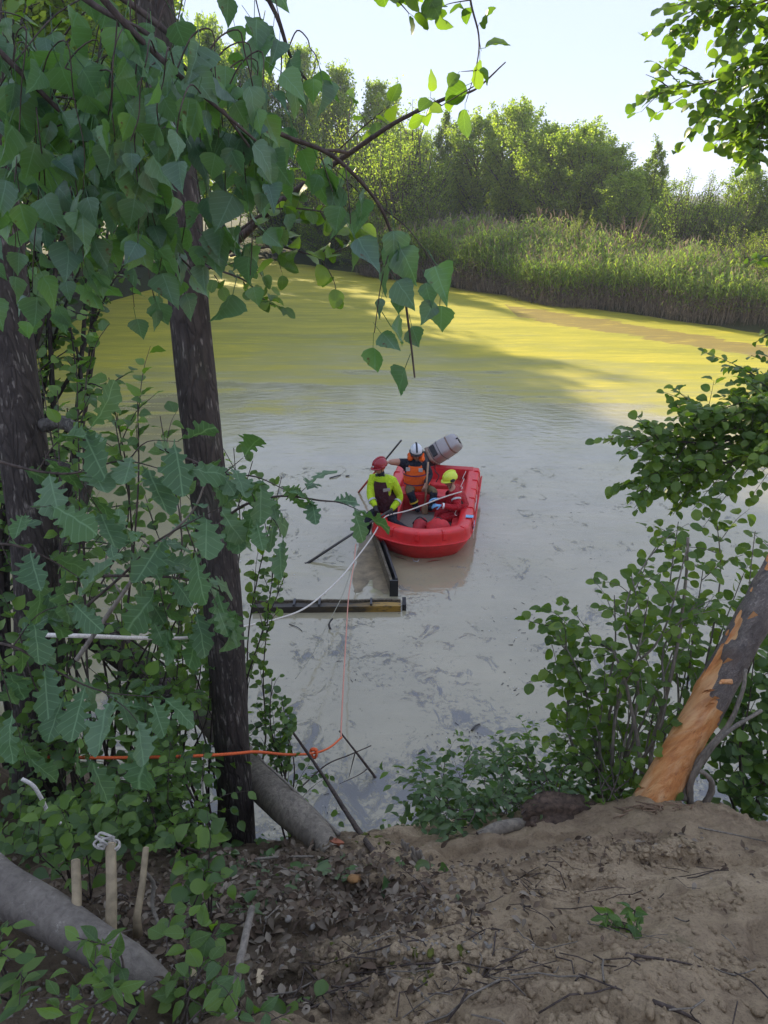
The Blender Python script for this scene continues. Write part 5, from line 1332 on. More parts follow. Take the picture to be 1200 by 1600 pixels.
mb = MB(); mb.box(B_ - o0 + Vector((.05, .08, .0)), (.05, .20, .13)); mb.build('end_piece', M['black'], bmn, smooth=False)
for k in (.28, .45, .8):
    mb = MB(); mb.box((B_ - o0) * k + Vector((0, .04, .045)), (.03, .16, .10)); mb.build('clamp', M['grey_dark'], bmn, smooth=False)
# muddy sheet lying just under the surface left of the board
mb = MB(); pts = [(562, 835), (588, 838), (600, 870), (606, 925), (585, 918), (578, 905), (562, 925), (552, 915), (556, 880)]
q = spline([at_z(u, v, .006) for u, v in pts + pts[:1]], 5)[:-1]; q = [p + Vector((random.uniform(-.02, .02), random.uniform(-.02, .02), 0)) for p in q]; mb.add([Vector(p) for p in q], [list(range(len(q)))][::-1])
sub = mb.build('mud_patch', plain('wet mud on a sunken sheet', (.20, .155, .09), .5, var=.45, scale=6), None, smooth=False); tag(sub, 'brown muddy sheet just breaking the surface left of the standing board', 'panel')

def rope(name, label, pts, r_, mat, group=None, knots=()):
    P = spline(pts, 8); e = empty(name, P[0], label, 'rope', group); b0 = Vector(P[0]); mb = MB()
    mb.tube([p - b0 for p in P], r_, 6); mb.build('line', mat, e)
    for kx in knots:
        mb = MB(); c = Vector(kx) - b0; rr = random.Random(3)
        for j in range(4):
            a = rr.uniform(0, 3); mb.tube([c + Vector((math.cos(t + a) * r_ * 3, math.sin(t * 1.3) * r_ * 3, math.sin(t + a) * r_ * 3)) for t in np.linspace(0, 6.28, 10)], r_, 5)
        mb.build('knot', mat, e)
    return e
def rpt(u, v, y): return at_y(u, v, y)
rope('white_rope', 'white rope running from the drysuit man over the bow and curving down to the left', [rpt(722, 768, 10.75), rpt(690, 778, 10.7), rpt(640, 797, 10.55), rpt(610, 804, 10.4), rpt(598, 812, 10.3), rpt(582, 838, 9.9), rpt(560, 868, 9.4), rpt(530, 905, 8.6), rpt(480, 948, 7.6), rpt(430, 968, 6.8), rpt(385, 978, 6.0), rpt(340, 990, 5.0)], .011, M['rope_white'])
rope('white_rope', 'taut white rope end tied low between the two dark trunks', [rpt(340, 990, 5.0), rpt(300, 996, 3.4), rpt(220, 997, 2.7), rpt(140, 994, 2.3), rpt(60, 992, 2.2)], .009, M['rope_white'])
rope('pink_rope', 'thin reddish line hanging from the bow down to the orange rope', [rpt(556, 850, 9.8), rpt(553, 880, 9.2), rpt(545, 930, 8.2), rpt(541, 990, 7.1), rpt(537, 1060, 6.1), rpt(533, 1140, 5.2), rpt(534, 1152, 5.0)], .007, M['rope_pink'])
rope('pink_rope', 'second thin line dropping left of the reddish one into the water', [rpt(552, 880, 9.2), rpt(535, 930, 8.2), rpt(512, 975, 7.4), rpt(486, 1025, 6.6), rpt(462, 1060, 6.0)], .005, plain('green grey cord', (.28, .27, .2), .8))
TK = rpt(398, 1178, 3.20)
rope('orange_rope', 'bright orange rope stretched low across the dark trunk with a knot on the right', [rpt(40, 1182, 2.95), rpt(150, 1184, 2.9), rpt(250, 1183, 2.92), rpt(330, 1180, 3.0), rpt(372, 1177, 3.06), rpt(402, 1175, 3.16), rpt(450, 1179, 3.6), rpt(490, 1177, 4.1), rpt(515, 1168, 4.5), rpt(534, 1152, 5.0)], .0085, M['rope_orange'], knots=[rpt(490, 1177, 4.1)])
rope('white_rope', 'short end of pale rope hanging over the leaves at the lower left edge', [rpt(34, 1217, 2.2), rpt(52, 1228, 2.2), rpt(66, 1250, 2.2), rpt(78, 1275, 2.2), rpt(95, 1287, 2.2)], .008, M['rope_white'])

# ================================================================== THE STRIPPED LEANING TRUNK
def stripped_trunk():
    base = at_y(1010, 1274, 3.0); top = at_y(1236, 858, 3.55)
    axis = [base + Vector((-.06, 0, -.25)), base, base.lerp(top, .25) + Vector((.0, 0, .01)), base.lerp(top, .5), base.lerp(top, .75), top, top + (top - base) * .6]
    P = spline(axis, 10); n = 40; e = empty('leaning_pine', base, 'leaning trunk with its bark stripped to bright orange wood at the base', 'tree')
    k = len(P); r_ = np.interp(np.linspace(0, 1, k), [0, .12, .3, .6, 1], [.142, .118, .096, .084, .078])
    cols = []; ref = Vector((0, 1, 0)); vs = []; fs = []; mi = []
    bare = np.zeros((k, n)); 
    for i, p in enumerate(P):
        t = (P[min(i + 1, k - 1)] - P[max(i - 1, 0)]).normalized(); sx = t.cross(ref).normalized(); up = sx.cross(t).normalized(); ref = up
        s = i / (k - 1)
        for j in range(n):
            an = 2 * math.pi * j / n; dirv = sx * math.cos(an) + up * math.sin(an)
            lft = (-dirv.x * .93 - dirv.y * .36)       # 1 = faces left and the camera
            lim = np.interp(s, [0, .38, .43, .47, .52, .65, .72, .83, 1], [-1.3, -.8, -.2, .68, .80, .82, .90, .80, 1.0]) + .22 * float(fbm(np.array([j * .35]), np.array([i * .45]), 1.0, 3)[0])
            bare[i, j] = lft > lim
            rr = r_[i] * (1 + .03 * float(fbm(np.array([j * .5]), np.array([i * .25 + 5]), 1.0, 3)[0]))
            if not bare[i, j]: rr += .010 + .012 * float(fbm(np.array([j * .8]), np.array([i * .9 + 50]), 1.0, 3)[0])
            vs.append(p + dirv * rr - base)
    for i in range(k - 1):
        for j in range(n):
            a = i * n + j; b = i * n + (j + 1) % n; fs.append([a, b, b + n, a + n]); mi.append(1 if bare[i, j] else 0)
    for idx_, nm in ((0, 'bark'), (1, 'bare_wood')):
        me = bpy.data.meshes.new(nm); me.from_pydata(vs, [], [f for f, m_ in zip(fs, mi) if m_ == idx_])
        o = link(nm, me, e, [M['pine_bark'] if idx_ == 0 else M['bare_wood']], True)
        bm = bmesh.new(); bm.from_mesh(me); bmesh.ops.delete(bm, geom=[v for v in bm.verts if not v.link_faces], context='VERTS'); bm.to_mesh(me); bm.free()
        sb = o.modifiers.new('s', 'SUBSURF'); sb.levels = sb.render_levels = 1
    r = random.Random(4)
    for k_ in range(7):                      # torn bark flaps at the rim of the wound
        u, v = r.choice([(1005, 1235), (1110, 1100), (1105, 1085), (1150, 1000), (1085, 1130), (1170, 960), (1130, 1040)])
        p = at_y(u + r.uniform(-6, 6), v + r.uniform(-6, 6), 2.95 + (1285 - v) * .0012) - base; mb = MB()
        mb.add([p, p + Vector((.02, -.02, .03)), p + Vector((-.03, -.05, .05 + .03 * r.random())), p + Vector((-.04, -.03, .01))], [[0, 1, 2, 3]]); mb.build('bark_flap', M['bare_wood'], e)
    mb = MB(); tip = at_y(1128, 1065, 3.0) - base; mb.tube([tip + Vector((.05, 0, 0)), tip, tip + Vector((-.03, -.04, .02))], [.014, .012, .006], 6); mb.build('broken_twig', M['bare_wood'], e)
    # shreds of inner bark at the foot
    mb = MB()
    for k_ in range(26):
        a = r.uniform(-.2, .3); p = Vector((r.uniform(-.25, .15), -.15 + r.uniform(-.06, .05), -.02)); p.z = gz(p.x + base.x, p.y + base.y) - base.z + .01
        mb.tube([p, p + Vector((r.uniform(-.06, .06), r.uniform(-.02, .02), .012)), p + Vector((r.uniform(-.1, .1), r.uniform(-.03, .03), .002))], .004, 4)
    tag(mb.build('bark_shreds', plain('shredded bark', (.20, .13, .08), .9, var=.4), e), kind='stuff')
m, t, b, o = nt('freshly stripped orange wood'); v = coord_axis(t, -.56, (1, 1, .12)); v1 = coord_axis(t, -.56, (1, 1, .35)); n1 = noise(t, v, 26, 7, .7, .5); n2 = noise(t, v1, 6.0, 5, .6, .6); n7 = noise(t, v, 70, 4, .7)
c = ramp(t, n1, [(.3, (.40, .13, .035)), (.5, (.60, .24, .07)), (.72, (.76, .42, .17))]); c = mix(t, ramp(t, n2, [(.46, 0), (.60, .7)]), c, (.74, .47, .25)); c = mix(t, ramp(t, n2, [(.28, .8), (.40, 0)]), c, (.30, .085, .025)); c = mix(t, ramp(t, n7, [(.62, 0), (.70, .7)]), c, (.20, .08, .035))
t.links.new(c, b.inputs['Base Color']); b.inputs['Roughness'].default_value = .6; bump(t, b, mathn(t, 'ADD', n1, n2), 1.0, .014); M['bare_wood'] = m
m, t, b, o = nt('scaly grey pine bark'); v = coord_axis(t, -.56, (1, 1, .4)); n1 = noise(t, v, 30, 8, .75, 1.2); n2 = noise(t, v, 9, 5, .65, .8); vo = t.nodes.new('ShaderNodeTexVoronoi'); vo.feature = 'DISTANCE_TO_EDGE'; vo.inputs['Scale'].default_value = 34
t.links.new(mix(t, .35, v, noise(t, v, 22, 4, out=1)), vo.inputs['Vector']); cr = ramp(t, vo.outputs[0], [(0, .3), (.3, 1)])
c = ramp(t, n1, [(.3, (.13, .11, .095)), (.5, (.27, .23, .20)), (.7, (.40, .35, .30))]); c = mix(t, ramp(t, n2, [(.35, .6), (.5, 0)]), c, (.09, .075, .07)); c = mix(t, cr, mix(t, .6, c, (.06, .05, .045)), c); c = mix(t, ramp(t, noise(t, v, 5, 3), [(.6, 0), (.7, .5)]), c, (.24, .14, .09))
t.links.new(c, b.inputs['Base Color']); b.inputs['Roughness'].default_value = .9; bump(t, b, mathn(t, 'ADD', mathn(t, 'MULTIPLY', cr, .5), n1), 1.0, .014); M['pine_bark'] = m
stripped_trunk()
# ================================================================== GROUND DETAIL
M['litter'] = leafmat('dead leaf', [(.07, .05, .035), (.12, .085, .06), (.18, .14, .10), (.09, .07, .05), (.26, .22, .17)], .08, rough=.9, spec=.15, tcol=(1.2, 1, .7))
M['clod'] = plain('earth clod', (.26, .21, .15), .95, .15, var=.45, scale=12, bmp=.6)
M['clod_dark'] = plain('dark humus clod', (.12, .094, .07), .95, .15, var=.5, scale=12, bmp=.6)
M['stone'] = plain('grey stone', (.22, .20, .17), .85, .3, var=.3, scale=18, bmp=.5)
M['moss'] = plain('moss', (.09, .10, .025), .95, .1, var=.5, scale=40, bmp=1)
M['log'] = barkmat('barkless grey log', (.14, .12, .10), (.30, .26, .20), zs=.12, furrow=.6)
M['log_smooth'] = barkmat('smooth grey log bark', (.15, .13, .11), (.26, .23, .19), lichen=(.40, .37, .31), zs=.6, furrow=.6, scale=1.3)
M['peg'] = plain('peeled stake wood', (.27, .215, .135), .8, .3, var=.3, scale=25, bmp=.4)
M['cut'] = plain('pale cut wood', (.55, .44, .28), .8, var=.15)

def ico(n=1):
    bm = bmesh.new(); bmesh.ops.create_icosphere(bm, subdivisions=n, radius=1); v = np.array([x.co[:] for x in bm.verts]); f = [[x.index for x in q.verts] for q in bm.faces]; bm.free(); return v, f
IV, IF = ico(2)
def scatter_blobs(name, xs, ys, size, mat, seed, flat=.7, label=None):
    r = np.random.default_rng(seed); n = len(xs); V = []
    zs = height(xs, ys)
    s = np.minimum(size * .5 * r.lognormal(0, .42, n), size * 1.1)
    a = r.uniform(0, 6.28, n); ca, sa = np.cos(a), np.sin(a)
    dis = 1 + .75 * fbm(IV[None, :, 0] * 1.3 + r.uniform(0, 200, n)[:, None], IV[None, :, 1] * 1.3 + IV[None, :, 2] * 1.7, 1.0, 3)
    sx = r.uniform(.7, 1.3, n)
    P = IV[None] * dis[..., None] * s[:, None, None] * np.stack([sx, 1 / sx, np.full(n, flat)], -1)[:, None]
    X_ = P[..., 0] * ca[:, None] - P[..., 1] * sa[:, None]; Y_ = P[..., 0] * sa[:, None] + P[..., 1] * ca[:, None]
    V = np.stack([X_ + xs[:, None], Y_ + ys[:, None], P[..., 2] + (zs + s * .05)[:, None]], -1)
    flatf = np.array(IF).ravel(); F = (flatf[None] + (np.arange(n) * len(IV))[:, None]).ravel()
    o = link(name, np_mesh(name, V.reshape(-1, 3), F, np.full(n * len(IF), 3)), None, [mat]); tag(o, label, kind='stuff'); return o
def cluster(n, centers, seed):
    r = np.random.default_rng(seed); c = np.array(centers)[r.integers(0, len(centers), n)]
    return c[:, 0] + r.normal(0, 1, n) * c[:, 2], c[:, 1] + r.normal(0, 1, n) * c[:, 3]
def g_at(u, v):
    """ground point seen at photo pixel"""
    d = ray(u, v); T = np.arange(.8, 9, .008); zz = CH + d.z * T; hh = height(d.x * T, d.y * T)
    k = int(np.argmax(zz <= hh)); return Vector((0, 0, CH)) + d * float(T[k])
def gc(u, v, su, sv):
    p = g_at(u, v); return (p.x, p.y, su, sv)
r0 = np.random.default_rng(5)
x = r0.uniform(-1.6, 2.2, 900); y = r0.uniform(.8, 3.1, 900); scatter_blobs('soil_crumbs', x, y, .008, M['dirt'], 1)
CC = [gc(720, 1450, .22, .10), gc(650, 1520, .15, .08), gc(560, 1480, .15, .10), gc(860, 1400, .2, .08), gc(1000, 1330, .2, .07), gc(760, 1370, .25, .06), gc(1080, 1500, .2, .08), gc(900, 1560, .2, .08), gc(480, 1400, .2, .08), gc(150, 1560, .2, .10), gc(1050, 1420, .15, .05)]
x, y = cluster(2600, CC, 2); scatter_blobs('soil_clods', x, y, .016, M['dirt'], 3)
x, y = cluster(1500, CC[:6] + [gc(500, 1350, .25, .12), gc(640, 1560, .2, .1), gc(760, 1500, .16, .04)], 4); scatter_blobs('dark_soil_clods', x, y, .014, M['dirt'], 5)
x, y = cluster(500, [gc(250, 1560, .15, .1), gc(100, 1560, .2, .1), gc(180, 1500, .16, .05)], 6); scatter_blobs('gravel_crumbs', x, y, .009, M['stone'], 7)
x, y = cluster(220, [gc(690, 1480, .12, .04), gc(620, 1430, .2, .1)], 16); scatter_blobs('pebble_crumbs', x, y, .011, M['stone'], 17)
# leaf litter
def litter(name, n, centers, seed, size, mat=None, up=.5):
    r = np.random.default_rng(seed); x, y = cluster(n, centers, seed); z = height(x, y) + r.uniform(.002, .03, n)
    yv = r.normal(size=(n, 3)); yv[:, 2] *= .35; yv /= np.linalg.norm(yv, axis=1)[:, None]
    zv = np.stack([r.normal(0, up, n), r.normal(0, up, n) - .2, np.ones(n)], -1); xv = np.cross(yv, zv); xv /= np.linalg.norm(xv, axis=1)[:, None]; zv = np.cross(xv, yv)
    s = size * r.uniform(.5, 1.3, n); A = np.zeros((n, 4, 4)); A[:, :3, 0] = xv * s[:, None]; A[:, :3, 1] = yv * s[:, None]; A[:, :3, 2] = zv * s[:, None] * 1.8; A[:, :3, 3] = np.stack([x, y, z], -1)
    return merged_leaves('ash' if mat is None else 'hazel', A, None, name, mat or M['litter'])
litter('leaf_litter', 3100, [gc(520, 1370, .35, .2), gc(430, 1400, .3, .2), gc(350, 1380, .3, .25), gc(200, 1400, .35, .25), gc(600, 1430, .2, .15), gc(100, 1420, .3, .2), gc(300, 1480, .2, .15), gc(450, 1350, .3, .15), gc(560, 1400, .15, .1)], 8, .042)
litter('leaf_litter', 700, [gc(500, 1540, .2, .1), gc(700, 1420, .5, .2), gc(900, 1320, .4, .06), gc(420, 1560, .2, .1)], 9, .030)
litter('fallen_green_leaves', 170, [gc(400, 1350, .2, .12), gc(560, 1360, .25, .08), gc(380, 1420, .15, .1), gc(300, 1330, .3, .1), gc(450, 1310, .3, .1)], 10, .055, M['cut_leaf'])
# fine twigs
def twigs(name, n, centers, seed, L, rad, mat, label=None):
    r = random.Random(seed); x, y = cluster(n, centers, seed); mb = MB()
    for a, b in zip(x, y):
        l = L * r.uniform(.4, 1.5); an = r.uniform(0, 3.14); P = []
        for k in range(4):
            px_, py_ = a + math.cos(an) * l * (k / 3 - .5) + r.uniform(-.012, .012), b + math.sin(an) * l * (k / 3 - .5) * .8 + r.uniform(-.012, .012)
            P.append((px_, py_, gz(px_, py_) + .008 + r.uniform(0, .02)))
        mb.tube(P, rad * r.uniform(.5, 1.4), 4, cap=False)
    o = mb.build(name, mat); tag(o, label, kind='stuff')
twigs('fine_twigs', 230, [gc(450, 1400, .5, .3), gc(700, 1450, .5, .3), gc(200, 1400, .4, .3), gc(980, 1400, .4, .2), gc(420, 1300, .3, .15), gc(600, 1550, .5, .1)], 11, .16, .0022, M['twig'])
twigs('pale_twigs', 90, [gc(450, 1400, .5, .3), gc(560, 1480, .3, .2), gc(100, 1450, .3, .3), gc(900, 1500, .4, .2)], 12, .14, .0022, M['twig_grey'])
# moss cushions
x, y = cluster(90, [gc(700, 1500, .05, .02), gc(580, 1500, .1, .03), gc(680, 1520, .08, .02), gc(590, 1310, .12, .03)], 13); scatter_blobs('moss', x, y, .016, M['moss'], 14, .5)

# single stones
ST = []
# sticks and branches one can point to
def stick(label, pts, r0, r1, mat, cat='stick', name='stick', group=None, forks=(), n=7, rough=.12):
    P = spline(pts, 6); b = Vector(P[0]); k = len(P)
    e = empty(name, b, label, cat, group); mb = MB(); mb.tube([p - b for p in P], [r0 + (r1 - r0) * i / (k - 1) for i in range(k)], n, rough=rough, seed=len(label)); mb.build('wood', M[mat], e)
    for f in forks:
        mb = MB(); q = spline(f, 4); mb.tube([p - b for p in q], [r1 * .9 + (.002 - r1 * .9) * i / (len(q) - 1) for i in range(len(q))], 5); mb.build('side_twig', M[mat], e)
    return e
G = lambda u, v, up=0.0: g_at(u, v) + Vector((0, 0, up))
stick('long bare branch sloping from the right up to the small drooping sapling', [G(588, 1338, .0), at_y(545, 1275, 3.2), at_y(520, 1235, 3.5), at_y(490, 1190, 3.7), at_y(455, 1140, 3.8), at_y(430, 1100, 3.9)], .017, .006, 'twig')
stick('pale thin branch leaning beside the log, right of the dark trunk', [G(530, 1310, .03), at_y(500, 1275, 3.05), at_y(450, 1225, 3.2), at_y(405, 1185, 3.3)], .012, .006, 'twig_grey')
stick('dark forked branch standing in the shallow water below the orange knot', [at_z(592, 1222, -.05), at_z(560, 1180, .22), at_z(530, 1142, .45)], .014, .008, 'twig', forks=[[at_z(575, 1200, .1), at_z(562, 1210, .15), at_z(530, 1225, .1)], [at_z(555, 1175, .25), at_z(545, 1215, .0)]])
stick('dark branch lying over the muck at the water edge', [at_z(470, 1230, .1), at_z(510, 1195, .18), at_z(545, 1180, .2), at_z(580, 1165, .2)], .008, .005, 'twig')
stick('brown stick lying on the leaf litter below the log', [G(430, 1362, .03), G(500, 1382, .03)], .010, .008, 'log')
stick('pale stick lying between the dark trunk and the litter', [G(400, 1352, .04), G(440, 1348, .04), G(490, 1345, .03)], .007, .005, 'twig_grey')
stick('grey upright cane rising from the bottom edge', [G(352, 1598, -.05), at_y(368, 1540, 1.15), at_y(380, 1480, 1.25), at_y(394, 1418, 1.38)], .012, .009, 'twig_grey', 'cane')
stick('thin twig standing in the water left of the cut greenery', [at_z(728, 1215, 0), at_z(733, 1180, .15), at_z(735, 1160, .3)], .004, .002, 'twig', group='twigs standing in the shallows')
stick('bent dark twig arching over the cut greenery', [G(800, 1255, .1), at_y(790, 1240, 3.5), at_y(810, 1228, 3.6), at_y(850, 1235, 3.5), at_y(872, 1255, 3.3)], .007, .004, 'twig')
stick('thin root lying on the slope at the lower right', [G(960, 1492, .01), G(1000, 1500, .015), G(1050, 1505, .01), G(1095, 1512, .005)], .006, .002, 'twig', name='root', cat='root')
stick('long thin root running down the bottom right corner', [G(1020, 1570, .01), G(1060, 1585, .012), G(1090, 1600, .01)], .007, .003, 'twig', name='root', cat='root')
stick('reddish root across the slope at the bottom centre', [G(610, 1525, .01), G(650, 1550, .012), G(685, 1585, .01)], .005, .003, 'twig_grey', name='root', cat='root')
stick('crooked pale twig hooked on the right stake', [at_y(228, 1365, 1.75), at_y(240, 1382, 1.75), at_y(238, 1415, 1.7), at_y(246, 1440, 1.65), at_y(250, 1455, 1.6)], .008, .005, 'twig_grey')
stick('pale stick lying at the right of the stripped trunk foot', [G(1090, 1300, .03), G(1140, 1310, .03), G(1195, 1322, .03)], .005, .003, 'twig_grey')
# grey stems beside the leaning pine
GS = [[(1068, 1250, 3.0), (1070, 1215, 3.05), (1085, 1195, 3.05), (1110, 1165, 3.05), (1140, 1130, 3.1), (1160, 1080, 3.15), (1165, 1045, 3.2)], [(1078, 1255, 3.0), (1080, 1220, 3.0), (1100, 1185, 3.0), (1135, 1145, 3.0), (1190, 1110, 3.1)], [(1100, 1260, 3.0), (1112, 1235, 3.0), (1108, 1215, 3.0), (1090, 1205, 3.0), (1080, 1225, 3.0)],
      [(1015, 1215, 3.3), (1020, 1160, 3.4), (1040, 1090, 3.4), (1060, 1000, 3.45), (1072, 900, 3.5), (1075, 840, 3.5)], [(1005, 1230, 3.2), (995, 1150, 3.3), (975, 1060, 3.35), (955, 1010, 3.4)]]
LG = ['smooth grey stem bending up right beside the stripped trunk', 'second grey stem leaning far right from the foot of the stripped trunk', 'looped dark root beside the stripped trunk foot', 'straight grey sapling stem rising left of the stripped trunk', 'thin grey sapling stem leaning left in the alder shrub']
for i, (q, lab) in enumerate(zip(GS, LG)): stick(lab, [at_y(*t) for t in q], .020 if i < 3 else .015, .010 if i < 3 else .007, 'twig_grey', 'stem', 'grey_stem')

# grey log with torn end leaning behind the central trunk
e, P = trunk('fallen_log', [at_y(520, 1335, 2.72), at_y(495, 1305, 2.9), at_y(445, 1258, 3.15), at_y(400, 1215, 3.5), at_y(350, 1150, 4.0), at_y(290, 1075, 4.3)], [.05, .082, .10, .105, .10, .10], 'grey barkless log leaning behind the dark trunk sunk in the litter', 'log', M['log'], 22, 9, part='log')
e, P = trunk('fallen_log', [at_y(90, 960, 4.2), at_y(150, 992, 4.3), at_y(200, 1030, 4.4), at_y(240, 1065, 4.4), at_y(280, 1100, 4.3)], [.10, .11, .11, .10, .09], 'dark log slanting through the leaves between the two trunks', 'log', M['bark2'], 18, 12, part='log')
# big smooth log in the lower left
e, P = trunk('fallen_log', [at_y(-60, 1330, 1.75), at_y(0, 1385, 1.62), at_y(80, 1430, 1.5), at_y(150, 1475, 1.4), at_y(215, 1515, 1.34), at_y(290, 1590, 1.28)], [.075, .073, .066, .058, .05, .04], 'thick smooth grey log half buried at the lower left', 'log', M['log_smooth'], 24, 15, part='log')
# stakes cut from its shoots
for i, (p, q, r_, lab) in enumerate([((118, 1452, 1.43), (118, 1346, 1.62), .0145, 'leftmost of three cut stakes rising from the grey log'), ((172, 1488, 1.40), (173, 1318, 1.62), .0165, 'middle and tallest cut stake with rope looped on its top'), ((212, 1445, 1.55), (228, 1326, 1.78), .011, 'rightmost and thinnest of the three cut stakes')]):
    a, b_ = at_y(*p), at_y(*q); e = empty('stake', a, lab, 'stake', 'cut stakes on the grey log'); mb = MB(); d = b_ - a
    mb.tube([Vector((0, 0, -.05)) , d * .1, d * .5 + Vector((.004, 0, 0)), d], [r_ * 1.5, r_ * 1.15, r_, r_ * .95], 12, rough=.04, seed=i); mb.build('stem', M['peg'], e)
    mb = MB(); mb.tube([d * 1.0, d * 1.008], [r_ * .93, r_ * .93], 12); mb.build('cut_face', M['cut'], e)
kb = at_y(166, 1320, 1.61); e = empty('rope_knot', kb, 'tangled pale rope end on top of the middle stake', 'rope'); mb = MB(); rr = random.Random(2); q = [Vector((.018, 0, .0))]
for k in range(16): q.append(Vector((rr.uniform(-.04, .02), rr.uniform(-.015, .02), rr.uniform(-.01, .03))))
mb.tube(spline(q, 5), .0042, 5)
for h in (0, .008): mb.tube([Vector((.0155 + .019 * math.cos(t), .01 + .019 * math.sin(t), -.012 - h)) for t in np.linspace(0, 6.28, 12)], .004, 5)
mb.build('line', plain('greyed rope', (.42, .39, .34), .9, var=.3, scale=80), e)

M['rot'] = barkmat('rotten brown wood', (.045, .032, .025), (.17, .115, .08), zs=1.0, furrow=1.0)
# dark rotten root and pale log piece at the bank edge
e, P = trunk('rotten_stump', [at_y(820, 1285, 2.95), at_y(860, 1275, 2.95), at_y(905, 1278, 2.98), at_y(945, 1285, 3.0)], [.05, .085, .08, .04], 'dark rotten root lump lying on the edge of the bank', 'stump', M['rot'], 28, 21, amp=.9, detail=10)
b = Vector(e.location); rr = random.Random(6)
for k in range(5):
    mb = MB(); p = at_y(830 + k * 26, 1285 + rr.uniform(-10, 8), 2.93) - b; mb.tube(spline([p, p + Vector((rr.uniform(-.1, .1), -.06, .03)), p + Vector((rr.uniform(-.16, .16), -.12, -.03))], 4), [.03 - .003 * i for i in range(9)], 7, rough=.3, seed=k); mb.build('root', M['rot'], e)
e, P = trunk('log_piece', [at_y(748, 1308, 2.82), at_y(775, 1296, 2.86), at_y(810, 1288, 2.92), at_y(832, 1290, 2.95)], [.028, .036, .034, .026], 'short pale barkless log piece at the edge of the bank', 'log', M['log'], 14, 23, part='log')
# small stump and torn root in the middle
for u, v, s, lab in [(633, 1330, .03, 'small torn orange brown stump at the edge of the slope'), (650, 1345, .035, 'earth covered stub right of the torn stump')]:
    p = g_at(u, v); e = empty('stub', p, lab, 'stump'); mb = MB(); rr = random.Random(u)
    for k in range(6): mb.tube([Vector((rr.uniform(-s, s), rr.uniform(-s, s) * .5, -.03)), Vector((rr.uniform(-s, s) * .8, 0, s * rr.uniform(1.2, 2.8)))], [s * .45, s * .2], 6, rough=.2, seed=k)
    mb.build('wood', M['log'], e)
p = g_at(553, 1378); mb = MB(); rr = random.Random(9)
vs = [Vector(q) * (1 + .5 * float(fbm(np.array([q[0] * 2]), np.array([q[1] * 2 + q[2]]), 1.2, 3)[0])) for q in IV]
mb.add([Vector((q.x * .038, q.y * .022, q.z * .014)) for q in vs], IF); o = mb.build('wood_chip', plain('rotten orange wood', (.30, .16, .06), .9, var=.5, scale=30)); o.location = p + Vector((0, 0, .02)); tag(o, 'rotten orange wood chunk on the leaf litter', 'wood chunk')
for u, v, sx, sy, lab in [(298, 1535, .03, .018, 'pale wood chip at the bottom left of the slope'), (525, 1320, .022, .05, 'reddish bark scrap at the torn log end'), (405, 1535, .03, .015, 'yellowish chip on the soil right of the grey cane')]:
    p = g_at(u, v); mb = MB(); rr = random.Random(u)
    n = 7; t_ = [Vector((math.cos(6.28 * k / n) * sx * rr.uniform(.7, 1.1), math.sin(6.28 * k / n) * sy * rr.uniform(.7, 1.1), .012 + rr.uniform(0, .01))) for k in range(n)]; b_ = [Vector((q.x * .9, q.y * .9, 0)) for q in t_]
    mb.add(t_ + b_, [list(range(n)), list(range(n, 2 * n))[::-1]] + [[k, k + n, (k + 1) % n + n, (k + 1) % n] for k in range(n)]); o = mb.build('wood_chip', plain('reddish bark', (.30, .10, .05), .8) if 'reddish' in lab else M['cut'], smooth=False); o.location = p + Vector((0, 0, .01)); o.rotation_euler = (.3, .2, rr.uniform(0, 3)); tag(o, lab, 'wood chip')

